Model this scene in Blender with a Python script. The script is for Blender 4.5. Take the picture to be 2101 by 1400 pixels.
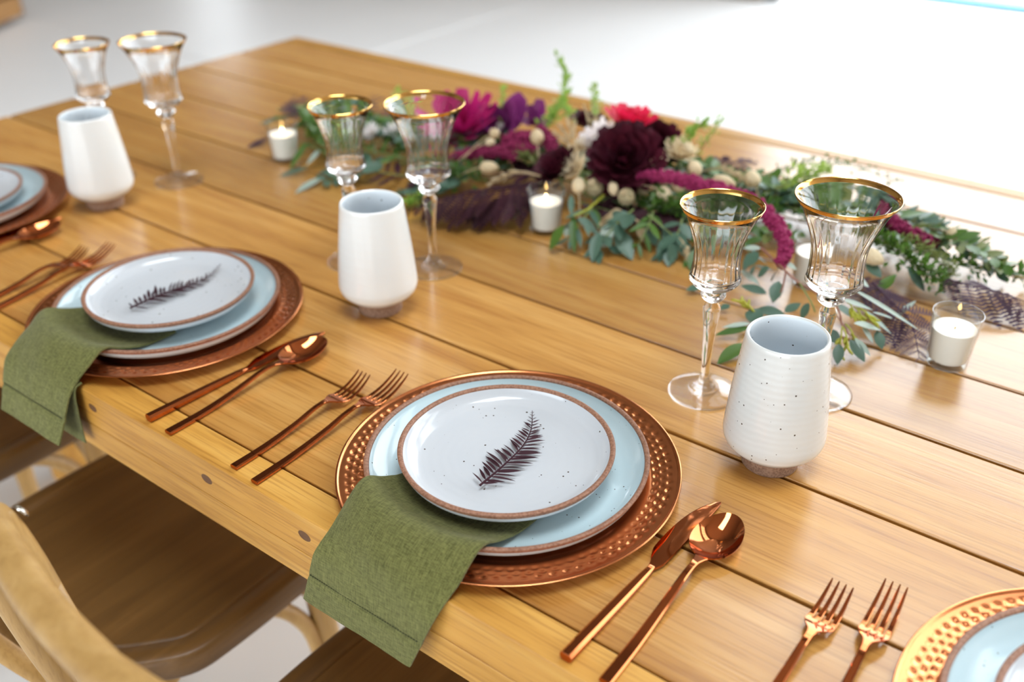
import bpy, bmesh, math, random
from mathutils import Vector, Matrix, Quaternion, noise as mnoise
for o in list(bpy.data.objects): bpy.data.objects.remove(o, do_unlink=True)
SC = bpy.context.scene; COL = SC.collection
T = 0.76                                   # height of the table top
PI = math.pi
# ---------------------------------------------------------------- camera
cam = bpy.data.cameras.new('camera'); cam.sensor_width = 36.0; cam.lens = 35.075
cam.clip_start = 0.02
co = bpy.data.objects.new('camera', cam); COL.objects.link(co)
yaw, pit, rol = math.radians(127.9224), math.radians(30.8871), math.radians(-0.7857)
fw = Vector((math.cos(yaw)*math.cos(pit), math.sin(yaw)*math.cos(pit), -math.sin(pit)))
rt = Vector((math.sin(yaw), -math.cos(yaw), 0)); up = rt.cross(fw)
r2 = rt*math.cos(rol)+up*math.sin(rol); u2 = -rt*math.sin(rol)+up*math.cos(rol)
M = Matrix((r2, u2, -fw)).transposed().to_4x4(); M.translation = (0, 0, T+0.60879)
co.matrix_world = M
cam.dof.use_dof = True; cam.dof.focus_distance = 0.94; cam.dof.aperture_fstop = 2.8
SC.camera = co
# ---------------------------------------------------------------- sky, sun, exposure
w = bpy.data.worlds.new('sky'); SC.world = w; w.use_nodes = True
bg = w.node_tree.nodes['Background']; bg.inputs[0].default_value = (0.88, 0.945, 1.0, 1); bg.inputs[1].default_value = 1.6
sun = bpy.data.lights.new('sun', 'SUN'); sun.energy = 4.5; sun.angle = 0.012; sun.color = (1.0, 0.95, 0.86)
so = bpy.data.objects.new('sun', sun); COL.objects.link(so)
so.rotation_euler = Vector((1.5, -0.68, -2.9)).to_track_quat('-Z', 'Y').to_euler()
for nm, loc, sz, rot in (('portal_far', (2.4, 5.86, 3.7), (10.2, 7.4), (-PI/2, 0, 0)),
                         ('portal_behind', (0.0, -6.9, 2.2), (9.0, 4.2), (PI/2, 0, 0))):
    a = bpy.data.lights.new(nm, 'AREA'); a.shape = 'RECTANGLE'; a.size, a.size_y = sz; a.cycles.is_portal = True
    ao = bpy.data.objects.new(nm, a); COL.objects.link(ao); ao.location = loc; ao.rotation_euler = rot
rl = bpy.data.lights.new('overhead_fill', 'AREA'); rl.shape = 'RECTANGLE'; rl.size, rl.size_y = 2.6, 4.0; rl.energy = 120; rl.color = (.86, .94, 1.0)   # added lamp under the closed ceiling, brightens upward-facing surfaces
ro = bpy.data.objects.new('overhead_fill', rl); COL.objects.link(ro); ro.location = (.8, -.1, 7.93)
vs = SC.view_settings; vs.view_transform = 'Standard'; vs.look = 'None'; vs.gamma = 1.0
vs.use_curve_mapping = False; vs.exposure = 1.85
# ---------------------------------------------------------------- material helpers
def nt(name):
    m = bpy.data.materials.new(name); m.use_nodes = True
    n = m.node_tree.nodes; l = m.node_tree.links
    return m, n, l, n['Principled BSDF']
def node(n, t, **kw):
    x = n.new(t)
    for k, v in kw.items(): setattr(x, k, v)
    return x
def ramp(n, stops):
    r = n.new('ShaderNodeValToRGB'); e = r.color_ramp.elements
    while len(e) > 1: e.remove(e[-1])
    e[0].position, e[0].color = stops[0][0], (*stops[0][1], 1)
    for p, c in stops[1:]:
        x = e.new(p); x.color = (*c, 1)
    return r
def mixc(n, l, typ, fac, a, b):
    x = n.new('ShaderNodeMix'); x.data_type = 'RGBA'; x.blend_type = typ
    for i, v in ((0, fac), (6, a), (7, b)):
        if hasattr(v, 'is_linked'): l.new(v, x.inputs[i])
        elif i == 0: x.inputs[0].default_value = v
        else: x.inputs[i].default_value = (*v, 1)
    return x.outputs[2]
def wood(name, dark, mid, light, axis=0, rough=.34, coat=.0, grain=1.0, bump=.12, spec=.5):
    m, n, l, b = nt(name)
    tc = node(n, 'ShaderNodeTexCoord'); oi = node(n, 'ShaderNodeObjectInfo')
    add = node(n, 'ShaderNodeVectorMath', operation='MULTIPLY_ADD')
    l.new(oi.outputs['Random'], add.inputs[0]); add.inputs[1].default_value = (7, 11, 5); l.new(tc.outputs['Object'], add.inputs[2])
    def mp(lo, hi):
        k = node(n, 'ShaderNodeMapping'); s = [hi]*3; s[axis] = lo; k.inputs['Scale'].default_value = s
        l.new(add.outputs[0], k.inputs[0]); return k.outputs[0]
    a = node(n, 'ShaderNodeTexNoise'); l.new(mp(1.2, 20), a.inputs[0]); a.inputs['Scale'].default_value = 1.5
    a.inputs['Detail'].default_value = 6; a.inputs['Distortion'].default_value = 1.1
    f = node(n, 'ShaderNodeTexNoise'); l.new(mp(8, 230), f.inputs[0]); f.inputs['Scale'].default_value = 1.6
    f.inputs['Detail'].default_value = 3
    c = ramp(n, [(.25, dark), (.5, mid), (.75, light)]); l.new(a.outputs[0], c.inputs[0])
    fr = ramp(n, [(.36, (.62, .52, .42)), (.5, (1, 1, 1))]); l.new(f.outputs[0], fr.inputs[0])
    col = mixc(n, l, 'MULTIPLY', .55*grain, c.outputs[0], fr.outputs[0])
    hv = node(n, 'ShaderNodeHueSaturation'); mr = node(n, 'ShaderNodeMapRange')
    l.new(oi.outputs['Random'], mr.inputs[0]); mr.inputs[3].default_value = .86; mr.inputs[4].default_value = 1.12
    l.new(mr.outputs[0], hv.inputs['Value']); l.new(col, hv.inputs['Color']); l.new(hv.outputs[0], b.inputs['Base Color'])
    rr = node(n, 'ShaderNodeMapRange'); l.new(a.outputs[0], rr.inputs[0]); rr.inputs[3].default_value = rough+.04; rr.inputs[4].default_value = rough-.03
    l.new(rr.outputs[0], b.inputs['Roughness']); b.inputs['Coat Weight'].default_value = coat; b.inputs['Coat Roughness'].default_value = .25
    b.inputs['Specular IOR Level'].default_value = spec
    bp = node(n, 'ShaderNodeBump'); bp.inputs['Strength'].default_value = bump; bp.inputs['Distance'].default_value = .002
    l.new(f.outputs[0], bp.inputs['Height']); l.new(bp.outputs[0], b.inputs['Normal'])
    return m
def glaze(name, c, c2, rough=.16, specks=130, speckr=.16, rings=0, rb=.07):
    m, n, l, b = nt(name)
    tc = node(n, 'ShaderNodeTexCoord'); oi = node(n, 'ShaderNodeObjectInfo')
    add = node(n, 'ShaderNodeVectorMath', operation='MULTIPLY_ADD')
    l.new(oi.outputs['Random'], add.inputs[0]); add.inputs[1].default_value = (3, 2, 4); l.new(tc.outputs['Object'], add.inputs[2])
    v = node(n, 'ShaderNodeTexVoronoi'); v.inputs['Scale'].default_value = specks; l.new(add.outputs[0], v.inputs[0])
    sp = node(n, 'ShaderNodeSeparateColor'); l.new(v.outputs['Color'], sp.inputs[0])
    pw = node(n, 'ShaderNodeMath', operation='POWER'); l.new(sp.outputs[0], pw.inputs[0]); pw.inputs[1].default_value = 4.5
    mu = node(n, 'ShaderNodeMath', operation='MULTIPLY'); l.new(pw.outputs[0], mu.inputs[0]); mu.inputs[1].default_value = speckr
    lt = node(n, 'ShaderNodeMath', operation='LESS_THAN'); l.new(v.outputs['Distance'], lt.inputs[0]); l.new(mu.outputs[0], lt.inputs[1])
    nz = node(n, 'ShaderNodeTexNoise'); nz.inputs['Scale'].default_value = 14; nz.inputs['Detail'].default_value = 3; l.new(add.outputs[0], nz.inputs[0])
    base = mixc(n, l, 'MIX', nz.outputs[0], c, c2)
    col = mixc(n, l, 'MIX', lt.outputs[0], base, (.07, .05, .035)); l.new(col, b.inputs['Base Color'])
    b.inputs['Roughness'].default_value = rough; b.inputs['Coat Weight'].default_value = .35; b.inputs['Coat Roughness'].default_value = .06
    if rings:
        wv = node(n, 'ShaderNodeTexWave', wave_type='BANDS' if rings < 0 else 'RINGS')
        if rings < 0: wv.bands_direction = 'Z'
        else: wv.rings_direction = 'Z'
        wv.inputs['Scale'].default_value = abs(rings); wv.inputs['Distortion'].default_value = 2.6; wv.inputs['Detail'].default_value = 2
        l.new(tc.outputs['Object'], wv.inputs[0])
        bp = node(n, 'ShaderNodeBump'); bp.inputs['Strength'].default_value = rb; bp.inputs['Distance'].default_value = .0012
        l.new(wv.outputs[0], bp.inputs['Height']); l.new(bp.outputs[0], b.inputs['Normal'])
    return m
def clay(name, c, c2):
    m, n, l, b = nt(name); tc = node(n, 'ShaderNodeTexCoord')
    nz = node(n, 'ShaderNodeTexNoise'); nz.inputs['Scale'].default_value = 420; nz.inputs['Detail'].default_value = 4; l.new(tc.outputs['Object'], nz.inputs[0])
    r = ramp(n, [(.35, c), (.62, c2)]); l.new(nz.outputs[0], r.inputs[0]); l.new(r.outputs[0], b.inputs['Base Color'])
    b.inputs['Roughness'].default_value = .62
    bp = node(n, 'ShaderNodeBump'); bp.inputs['Strength'].default_value = .3; bp.inputs['Distance'].default_value = .0006
    l.new(nz.outputs[0], bp.inputs['Height']); l.new(bp.outputs[0], b.inputs['Normal'])
    return m
def metal(name, c, rough):
    m, n, l, b = nt(name); b.inputs['Metallic'].default_value = 1; tc = node(n, 'ShaderNodeTexCoord')
    nz = node(n, 'ShaderNodeTexNoise'); nz.inputs['Scale'].default_value = 60; l.new(tc.outputs['Object'], nz.inputs[0])
    col = mixc(n, l, 'MIX', nz.outputs[0], tuple(x*.93 for x in c), tuple(min(1, x*1.06) for x in c)); l.new(col, b.inputs['Base Color'])
    mr = node(n, 'ShaderNodeMapRange'); mr.inputs[3].default_value = rough*.8; mr.inputs[4].default_value = rough*1.25
    l.new(nz.outputs[0], mr.inputs[0]); l.new(mr.outputs[0], b.inputs['Roughness'])
    return m
def plain(name, c, rough=.5, var=.12, scale=40, spec=.5, sss=0):
    m, n, l, b = nt(name); tc = node(n, 'ShaderNodeTexCoord')
    nz = node(n, 'ShaderNodeTexNoise'); nz.inputs['Scale'].default_value = scale; nz.inputs['Detail'].default_value = 4; l.new(tc.outputs['Object'], nz.inputs[0])
    col = mixc(n, l, 'MIX', nz.outputs[0], tuple(x*(1-var) for x in c), tuple(min(1, x*(1+var)) for x in c)); l.new(col, b.inputs['Base Color'])
    b.inputs['Roughness'].default_value = rough; b.inputs['Specular IOR Level'].default_value = spec
    if sss: b.inputs['Subsurface Weight'].default_value = sss; b.inputs['Subsurface Radius'].default_value = (.012, .008, .006); b.inputs['Subsurface Scale'].default_value = 1
    return m
def leafmat(name, c, c2, rough=.45, trans=.3, spec=.5):
    m, n, l, b = nt(name); oi = node(n, 'ShaderNodeObjectInfo'); tc = node(n, 'ShaderNodeTexCoord')
    nz = node(n, 'ShaderNodeTexNoise'); nz.inputs['Scale'].default_value = 55; nz.inputs['Detail'].default_value = 2
    ad = node(n, 'ShaderNodeVectorMath', operation='ADD'); l.new(tc.outputs['Object'], ad.inputs[0]); l.new(oi.outputs['Random'], ad.inputs[1]); l.new(ad.outputs[0], nz.inputs[0])
    av = node(n, 'ShaderNodeMath', operation='MULTIPLY_ADD'); l.new(oi.outputs['Random'], av.inputs[0]); av.inputs[1].default_value = .6
    hf = node(n, 'ShaderNodeMath', operation='MULTIPLY'); l.new(nz.outputs[0], hf.inputs[0]); hf.inputs[1].default_value = .45; l.new(hf.outputs[0], av.inputs[2])
    col = mixc(n, l, 'MIX', av.outputs[0], c, c2); l.new(col, b.inputs['Base Color']); b.inputs['Roughness'].default_value = rough; b.inputs['Specular IOR Level'].default_value = spec
    t = node(n, 'ShaderNodeBsdfTranslucent'); l.new(col, t.inputs[0]); mx = node(n, 'ShaderNodeMixShader'); mx.inputs[0].default_value = trans
    l.new(b.outputs[0], mx.inputs[1]); l.new(t.outputs[0], mx.inputs[2]); l.new(mx.outputs[0], n['Material Output'].inputs[0])
    return m
def glassmat(name, tint=(1, 1, 1), rough=0.0):
    m, n, l, b = nt(name); b.inputs['Base Color'].default_value = (*tint, 1); b.inputs['Transmission Weight'].default_value = 1
    b.inputs['Roughness'].default_value = rough; b.inputs['IOR'].default_value = 1.48
    return m
def thinglass(name, k=.7, p=4):
    m, n, l, b = nt(name); n.remove(b)
    lw = node(n, 'ShaderNodeLayerWeight'); lw.inputs[0].default_value = .5; pw = node(n, 'ShaderNodeMath', operation='POWER'); l.new(lw.outputs['Facing'], pw.inputs[0]); pw.inputs[1].default_value = p
    f = node(n, 'ShaderNodeMath', operation='MULTIPLY_ADD'); l.new(pw.outputs[0], f.inputs[0]); f.inputs[1].default_value = k; f.inputs[2].default_value = .03
    tr = node(n, 'ShaderNodeBsdfTransparent'); tr.inputs[0].default_value = (.97, .99, .98, 1); g = node(n, 'ShaderNodeBsdfGlossy'); g.inputs['Roughness'].default_value = .02
    x = node(n, 'ShaderNodeMixShader'); l.new(f.outputs[0], x.inputs[0]); l.new(tr.outputs[0], x.inputs[1]); l.new(g.outputs[0], x.inputs[2]); l.new(x.outputs[0], n['Material Output'].inputs[0])
    return m
def halfglass(name):
    m = glassmat(name); n = m.node_tree.nodes; l = m.node_tree.links
    tr = node(n, 'ShaderNodeBsdfTransparent'); x = node(n, 'ShaderNodeMixShader'); x.inputs[0].default_value = .5
    l.new(n['Principled BSDF'].outputs[0], x.inputs[1]); l.new(tr.outputs[0], x.inputs[2]); l.new(x.outputs[0], n['Material Output'].inputs[0])
    return m
def linen(name, c, c2):
    m, n, l, b = nt(name); tc = node(n, 'ShaderNodeTexCoord')
    k = []
    for s in ((1100, 130, 130), (130, 1100, 1100)):
        mp = node(n, 'ShaderNodeMapping'); mp.inputs['Scale'].default_value = s; l.new(tc.outputs['Object'], mp.inputs[0])
        z = node(n, 'ShaderNodeTexNoise'); z.inputs['Scale'].default_value = 1; z.inputs['Detail'].default_value = 3; l.new(mp.outputs[0], z.inputs[0]); k.append(z.outputs[0])
    s = node(n, 'ShaderNodeMath', operation='ADD'); l.new(k[0], s.inputs[0]); l.new(k[1], s.inputs[1])
    h = node(n, 'ShaderNodeMath', operation='MULTIPLY'); l.new(s.outputs[0], h.inputs[0]); h.inputs[1].default_value = .5
    r = ramp(n, [(.36, c), (.62, c2)]); l.new(h.outputs[0], r.inputs[0]); l.new(r.outputs[0], b.inputs['Base Color'])
    b.inputs['Roughness'].default_value = .85; b.inputs['Specular IOR Level'].default_value = .15; b.inputs['Sheen Weight'].default_value = .15
    bp = node(n, 'ShaderNodeBump'); bp.inputs['Strength'].default_value = .35; bp.inputs['Distance'].default_value = .0006
    l.new(h.outputs[0], bp.inputs['Height']); l.new(bp.outputs[0], b.inputs['Normal'])
    return m
MT = dict(
 table=wood('table_wood', (.38, .166, .034), (.48, .236, .054), (.57, .312, .09), rough=.22, spec=1.0, coat=.0, bump=.05, grain=.95),
 table_edge=wood('table_edge_wood', (.40, .185, .028), (.54, .27, .048), (.64, .36, .085), rough=.4),
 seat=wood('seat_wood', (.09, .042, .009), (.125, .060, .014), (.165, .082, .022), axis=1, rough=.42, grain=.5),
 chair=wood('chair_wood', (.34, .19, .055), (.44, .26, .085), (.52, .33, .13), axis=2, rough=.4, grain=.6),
 crate=wood('crate_wood', (.3, .15, .05), (.42, .22, .08), (.5, .28, .1), rough=.6),
 knot=plain('knot_wood', (.13, .055, .018), .5, .3, 300),
 copper=metal('copper_flatware', (.54, .17, .06), .06),
 charger=metal('hammered_copper', (.80, .295, .115), .2),
 gold=metal('gold_band', (.86, .52, .15), .12),
 steel=metal('steel_screw', (.6, .57, .5), .25),
 glaze_blue=glaze('pale_blue_glaze', (.46, .60, .645), (.56, .68, .71), specks=190, speckr=.17, rings=26),
 glaze_white=glaze('white_glaze', (.52, .55, .585), (.585, .61, .635), specks=170, speckr=.20, rings=34),
 glaze_cup=glaze('cup_glaze', (.60, .61, .59), (.68, .69, .665), specks=230, speckr=.22, rings=-48, rb=.07),
 glaze_cup_white=glaze('plain_cup_glaze', (.70, .705, .685), (.74, .745, .725), specks=60, speckr=.02, rings=-30),
 glaze_in=glaze('cup_inner_glaze', (.80, .87, .92), (.84, .90, .94), specks=160, speckr=.18, rings=-20),
 clay=clay('bare_clay', (.20, .085, .045), (.33, .165, .10)),
 clay_foot=clay('bare_clay_foot', (.20, .11, .07), (.34, .21, .14)), glass_foot=halfglass('clear_glass_foot'),
 glass=glassmat('clear_glass'), votive=thinglass('votive_glass', .9, 2.6),
 wax=plain('white_wax', (.95, .92, .90), .5, .02, 30, .3),
 wick=plain('burnt_wick', (.03, .02, .015), .9),
 linen=linen('olive_linen', (.070, .073, .018), (.170, .170, .054)),
 thread=plain('dark_green_thread', (.055, .058, .018), .9),
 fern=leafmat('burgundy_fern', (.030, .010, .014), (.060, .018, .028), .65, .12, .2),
 fernp=leafmat('dusky_purple_fern', (.045, .022, .04), (.10, .05, .075), .65, .2, .2),
 euc=leafmat('eucalyptus_green', (.045, .105, .068), (.105, .185, .13), .42, .18),
 eucp=leafmat('pale_eucalyptus', (.30, .40, .34), (.45, .54, .47), .45, .2),
 green=leafmat('mid_green_leaf', (.038, .105, .016), (.115, .225, .035), .4, .3),
 lime=leafmat('lime_green_leaf', (.22, .40, .05), (.42, .56, .12), .45, .4),
 olive=leafmat('olive_sprig', (.10, .14, .03), (.24, .27, .08), .5, .3),
 bud=leafmat('yellow_green_bud', (.45, .46, .04), (.62, .60, .08), .5, .3),
 stem=plain('green_stem', (.16, .22, .06), .5),
 stemr=plain('reddish_stem', (.26, .11, .07), .5),
 tan=leafmat('dried_tan', (.48, .36, .20), (.66, .53, .33), .75, .25),
 cream=leafmat('cream_bloom', (.70, .55, .33), (.85, .73, .50), .7, .3),
 white=leafmat('white_lilac_petal', (.80, .74, .74), (.88, .84, .82), .6, .35),
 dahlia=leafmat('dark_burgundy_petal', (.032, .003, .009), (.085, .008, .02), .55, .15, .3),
 red=leafmat('crimson_petal', (.62, .008, .05), (.80, .03, .10), .5, .35),
 magenta=leafmat('magenta_bract', (.34, .008, .10), (.55, .015, .18), .45, .3),
 purple=leafmat('purple_petal', (.13, .012, .10), (.26, .04, .2), .45, .25),
 amar=leafmat('amaranth_crimson', (.17, .005, .045), (.33, .015, .10), .8, .15),
 pod=plain('dry_seed_pod', (.40, .34, .20), .8, .35, 160),
 floor=plain('white_floor', (.80, .80, .795), .45, .04, 1.3),
 joint=plain('floor_joint', (.5, .49, .47), .8),
 wall=plain('room_wall', (.30, .25, .205), .8, .05, 2), ceil=plain('room_ceiling', (.25, .20, .165), .85, .05, 1),
 frame=plain('window_frame_paint', (.08, .08, .08), .4),
 blue=plain('blue_paint', (.12, .42, .62), .5, .1, 5), ochre=plain('ochre_paving', (.62, .38, .12), .7, .15, 6),
)
_fm, _n, _l, _b = nt('candle_flame'); _b.inputs['Base Color'].default_value = (1, .6, .2, 1)
_b.inputs['Emission Color'].default_value = (1, .62, .22, 1); _b.inputs['Emission Strength'].default_value = 13
MT['flame'] = _fm
# ---------------------------------------------------------------- object helpers
def mesh(name, v, f, smooth=True, sharp=40):
    me = bpy.data.meshes.new(name); me.from_pydata([tuple(x) for x in v], [], f); me.update()
    if smooth:
        me.polygons.foreach_set('use_smooth', [True]*len(me.polygons))
        if sharp: me.set_sharp_from_angle(angle=math.radians(sharp))
    return me
def ob(name, me, mat=None, parent=None, loc=None, rotz=0, mw=None, kind=None):
    o = bpy.data.objects.new(name, me); COL.objects.link(o)
    if mat is not None and me is not None and not me.materials: me.materials.append(MT[mat])
    if mw is not None: o.matrix_basis = mw
    else:
        if loc is not None: o.location = loc
        if rotz: o.rotation_euler = (0, 0, rotz)
    if parent is not None: o.parent = parent
    if kind: o['kind'] = kind
    return o
def tag(o, label, cat, group=None):
    o['label'] = label; o['category'] = cat
    if group: o['group'] = group
    return o
def thing(name, label, cat, loc, rotz=0, group=None, tilt=None):
    o = bpy.data.objects.new(name, None); COL.objects.link(o); o.location = loc; o.rotation_euler = (tilt or 0, 0, rotz); o.empty_display_size = .02
    return tag(o, label, cat, group)
def dup(root, label, loc=None, rotz=None, skip=()):
    r = root.copy(); COL.objects.link(r); r['label'] = label
    if loc is not None: r.location = loc
    if rotz is not None: r.rotation_euler = (r.rotation_euler[0], r.rotation_euler[1], rotz)
    for ch in list(root.children):
        if ch.name.split('.')[0] in skip: continue
        c = ch.copy(); COL.objects.link(c); c.parent = r
        for g in list(ch.children):
            d = g.copy(); COL.objects.link(d); d.parent = c
    return r
def boxm(name, sx, sy, sz, bev=.002, seg=2):
    bm = bmesh.new(); bmesh.ops.create_cube(bm, size=1)
    for v in bm.verts: v.co = (v.co.x*sx, v.co.y*sy, v.co.z*sz)
    if bev: bmesh.ops.bevel(bm, geom=bm.edges[:], offset=bev, segments=seg, affect='EDGES', profile=.5)
    me = bpy.data.meshes.new(name); bm.to_mesh(me); bm.free()
    return me
def lathe(name, prof, seg=96, rf=None, sharp=40, caps=True):
    v, f, rows = [], [], []
    for r, z in prof:
        if r < 1e-6: rows.append([len(v)]); v.append((0, 0, z))
        else:
            rows.append(list(range(len(v), len(v)+seg)))
            for i in range(seg):
                a = 2*PI*i/seg; q = rf(r, z, a) if rf else (r, z)
                v.append((q[0]*math.cos(a), q[0]*math.sin(a), q[1]))
    for A, B in zip(rows, rows[1:]):
        for i in range(seg):
            j = (i+1) % seg
            if len(A) == 1 and len(B) == 1: continue
            if len(A) == 1: f.append((A[0], B[j], B[i]))
            elif len(B) == 1: f.append((A[i], A[j], B[0]))
            else: f.append((A[i], A[j], B[j], B[i]))
    return mesh(name, v, f, True, sharp)
def smooth_prof(pts, n=6):
    out = []
    for i in range(len(pts)-1):
        p0 = pts[max(i-1, 0)]; p1 = pts[i]; p2 = pts[i+1]; p3 = pts[min(i+2, len(pts)-1)]
        for k in range(n):
            t = k/n
            out.append(tuple(.5*((2*p1[j])+(-p0[j]+p2[j])*t+(2*p0[j]-5*p1[j]+4*p2[j]-p3[j])*t*t+(-p0[j]+3*p1[j]-3*p2[j]+p3[j])*t**3) for j in range(len(p1))))
    out.append(tuple(pts[-1])); return out
def tube(name, path, rad, seg=10, flat=None, caps=True, v=None, f=None):
    """swept tube; rad number or list; flat=(a,b) elliptical section scale along (side, normal)"""
    own = v is None
    if own: v, f = [], []
    n = len(path); P = [Vector(p) for p in path]; R = rad if isinstance(rad, (list, tuple)) else [rad]*n
    t0 = (P[1]-P[0]).normalized(); ref = Vector((0, 0, 1)) if abs(t0.z) < .9 else Vector((0, 1, 0))
    nrm = (ref-t0*ref.dot(t0)).normalized(); b0 = len(v)
    for i in range(n):
        t = (P[min(i+1, n-1)]-P[max(i-1, 0)]).normalized(); nrm = (nrm-t*nrm.dot(t)).normalized(); s = t.cross(nrm)
        fa, fb = flat if flat else (1, 1)
        for k in range(seg):
            a = 2*PI*k/seg; v.append(P[i]+(s*math.cos(a)*fa+nrm*math.sin(a)*fb)*R[i])
    for i in range(n-1):
        for k in range(seg):
            j = (k+1) % seg; f.append((b0+i*seg+k, b0+i*seg+j, b0+(i+1)*seg+j, b0+(i+1)*seg+k))
    if caps:
        f.append(tuple(b0+k for k in range(seg))[::-1]); f.append(tuple(b0+(n-1)*seg+k for k in range(seg)))
    return mesh(name, v, f, True, 50) if own else None
def spath(pts, n=6): return [Vector(p) for p in smooth_prof([tuple(p) for p in pts], n)]
def loft(name, secs, sharp=45, close=True):
    """secs: list of equal-length closed vertex loops"""
    v, f, k = [], [], len(secs[0])
    for s in secs: v += [tuple(p) for p in s]
    for i in range(len(secs)-1):
        for j in range(k):
            q = (j+1) % k; f.append((i*k+j, i*k+q, (i+1)*k+q, (i+1)*k+j))
    if close: f.append(tuple(range(k))[::-1]); f.append(tuple((len(secs)-1)*k+j for j in range(k)))
    return mesh(name, v, f, True, sharp)
# ================================================================ the room
def struct(o): o['kind'] = 'structure'; return o
fl = struct(ob('floor', boxm('floor', 32, 32, .05, 0), 'joint', loc=(-3, 6, -.035)))
xs = [-15.77, -12.77, -9.77, -6.77, -3.77, -.77, 2.23, 5.23, 8.23, 11.23]; ys = [-8.9, -5.9, -2.9, .1, 3.1, 6.1]
slab = boxm('slab', 2.99, 2.99, .03, .004, 1)
for a in xs:
    for b_ in ys:
        ob('slab', slab, 'floor', fl, loc=(a+1.5+3, b_+1.5-6, .035-.015))
def wallbox(name, x0, x1, y0, y1, z0, z1, mat='wall'):
    return struct(ob(name, boxm(name, x1-x0, y1-y0, z1-z0, 0), mat, loc=((x0+x1)/2, (y0+y1)/2, (z0+z1)/2)))
def part_of(par, x0, x1, y0, y1, z0, z1, mat, name):
    return ob(name, boxm(name, x1-x0, y1-y0, z1-z0, 0), mat, par, loc=Vector(((x0+x1)/2, (y0+y1)/2, (z0+z1)/2))-par.location)
wallbox('ceiling', -11.2, 7.7, -7.2, 6.1, 8.0, 8.2, 'ceil')
wallbox('wall_left', -11.2, -11, -7, 5.9, 0, 8)
wallbox('wall_right', 7.5, 7.7, -7, 5.9, 0, 8)
wf = wallbox('wall_far', -7.7, -2.65, 5.9, 6.1, 0, 8)                         # solid bay between the far doorway and the big opening
part_of(wf, -11, -8.6, 5.9, 6.1, 0, 8, 'wall', 'wall_bay'); part_of(wf, -8.6, -7.7, 5.9, 6.1, 2.3, 8, 'wall', 'wall_bay')
part_of(wf, -2.65, 7.5, 5.9, 6.1, 7.4, 8, 'wall', 'wall_bay')
part_of(wf, -2.65, 7.5, 5.9, 6.1, 4.55, 5.35, 'wall', 'wall_bay')  # unseen solid band added across the opening to cut glare on the table
wb = wallbox('wall_behind', -11, -4.5, -7.2, -7, 0, 8)
part_of(wb, 4.5, 7.5, -7.2, -7, 0, 8, 'wall', 'wall_bay'); part_of(wb, -4.5, 4.5, -7.2, -7, 4.3, 8, 'wall', 'wall_bay')
wn = struct(ob('window_1', boxm('window_1', .09, .09, 7.4, .004), 'frame', loc=(-2.6, 6.0, 3.7)))
for k in range(1, 9): part_of(wn, -2.6+k*1.26-.03, -2.6+k*1.26+.03, 5.97, 6.03, 5.35, 7.4, 'frame', 'mullion')
for z in (5.38, 6.4, 7.36): part_of(wn, -2.6, 7.5, 5.96, 6.04, z-.03, z+.03, 'frame', 'transom')
kb = struct(ob('trim_1', boxm('trim_1', 12, .25, .012, .002), 'blue', loc=(3.9, 6.56, .041)))
pv = struct(ob('trim_2', boxm('trim_2', 12, 4, .012, .002), 'ochre', loc=(3.0, 8.7, .041)))
# ================================================================ the table
YS = [.4376, .4763, .6125, .7551, .8998, 1.0418, 1.1822, 1.3285, 1.4700, 1.6050, 1.6428]
X0, X1 = -1.935, .455; TX, TY = (X0+X1)/2, 1.04
tb = thing('dining_table', 'long honey-coloured plank dining table laid for a meal', 'table', (TX, TY, 0))
for k in range(10):
    g0 = .0012 if k in (1,) else .0024; g1 = .0012 if k == 0 else .0024
    y0 = YS[k]+(g0 if k else 0); y1 = YS[k+1]-(g1 if k < 9 else 0)
    ob('plank', boxm('plank', X1-X0, y1-y0, .048, .0016), 'table' if 0 < k < 9 else 'table_edge', tb, loc=(0, (y0+y1)/2-TY, T-.024))
ob('apron', boxm('apron', X1-X0-.004, .028, .036, .0012), 'table_edge', tb, loc=(0, .4376+.0145-TY, T-.0485-.018))
ob('apron', boxm('apron', X1-X0-.004, .028, .036, .0012), 'table_edge', tb, loc=(0, 1.6428-.0145-TY, T-.0485-.018))
for x in (X0+.016, X1-.016): ob('apron', boxm('apron', .028, 1.14, .036, .0012), 'table_edge', tb, loc=(x-TX, 0, T-.0485-.018))
ob('underframe', boxm('underframe', X1-X0-.1, 1.10, .02, .001), 'table_edge', tb, loc=(0, 0, T-.0585))
lg = boxm('leg', .09, .09, T-.07, .006)
for x in (X0+.12, X1-.12):
    for y in (.4376+.35, 1.6428-.16): ob('leg', lg, 'table_edge', tb, loc=(x-TX, y-TY, (T-.07)/2))
kn = lathe('knot', [(0, .0006), (.0045, .0004), (.0062, 0)], 20)
for x, z, s in ((-.935, -.021, 1), (-.735, -.026, 1.1), (-.590, -.024, 1.1)):
    ob('knot', kn, 'knot', tb, mw=Matrix.Translation((x-TX, .4376-TY, T+z)) @ Matrix.Rotation(PI/2, 4, 'X') @ Matrix.Diagonal((1.25*s, .8*s, 1, 1)))
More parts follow.
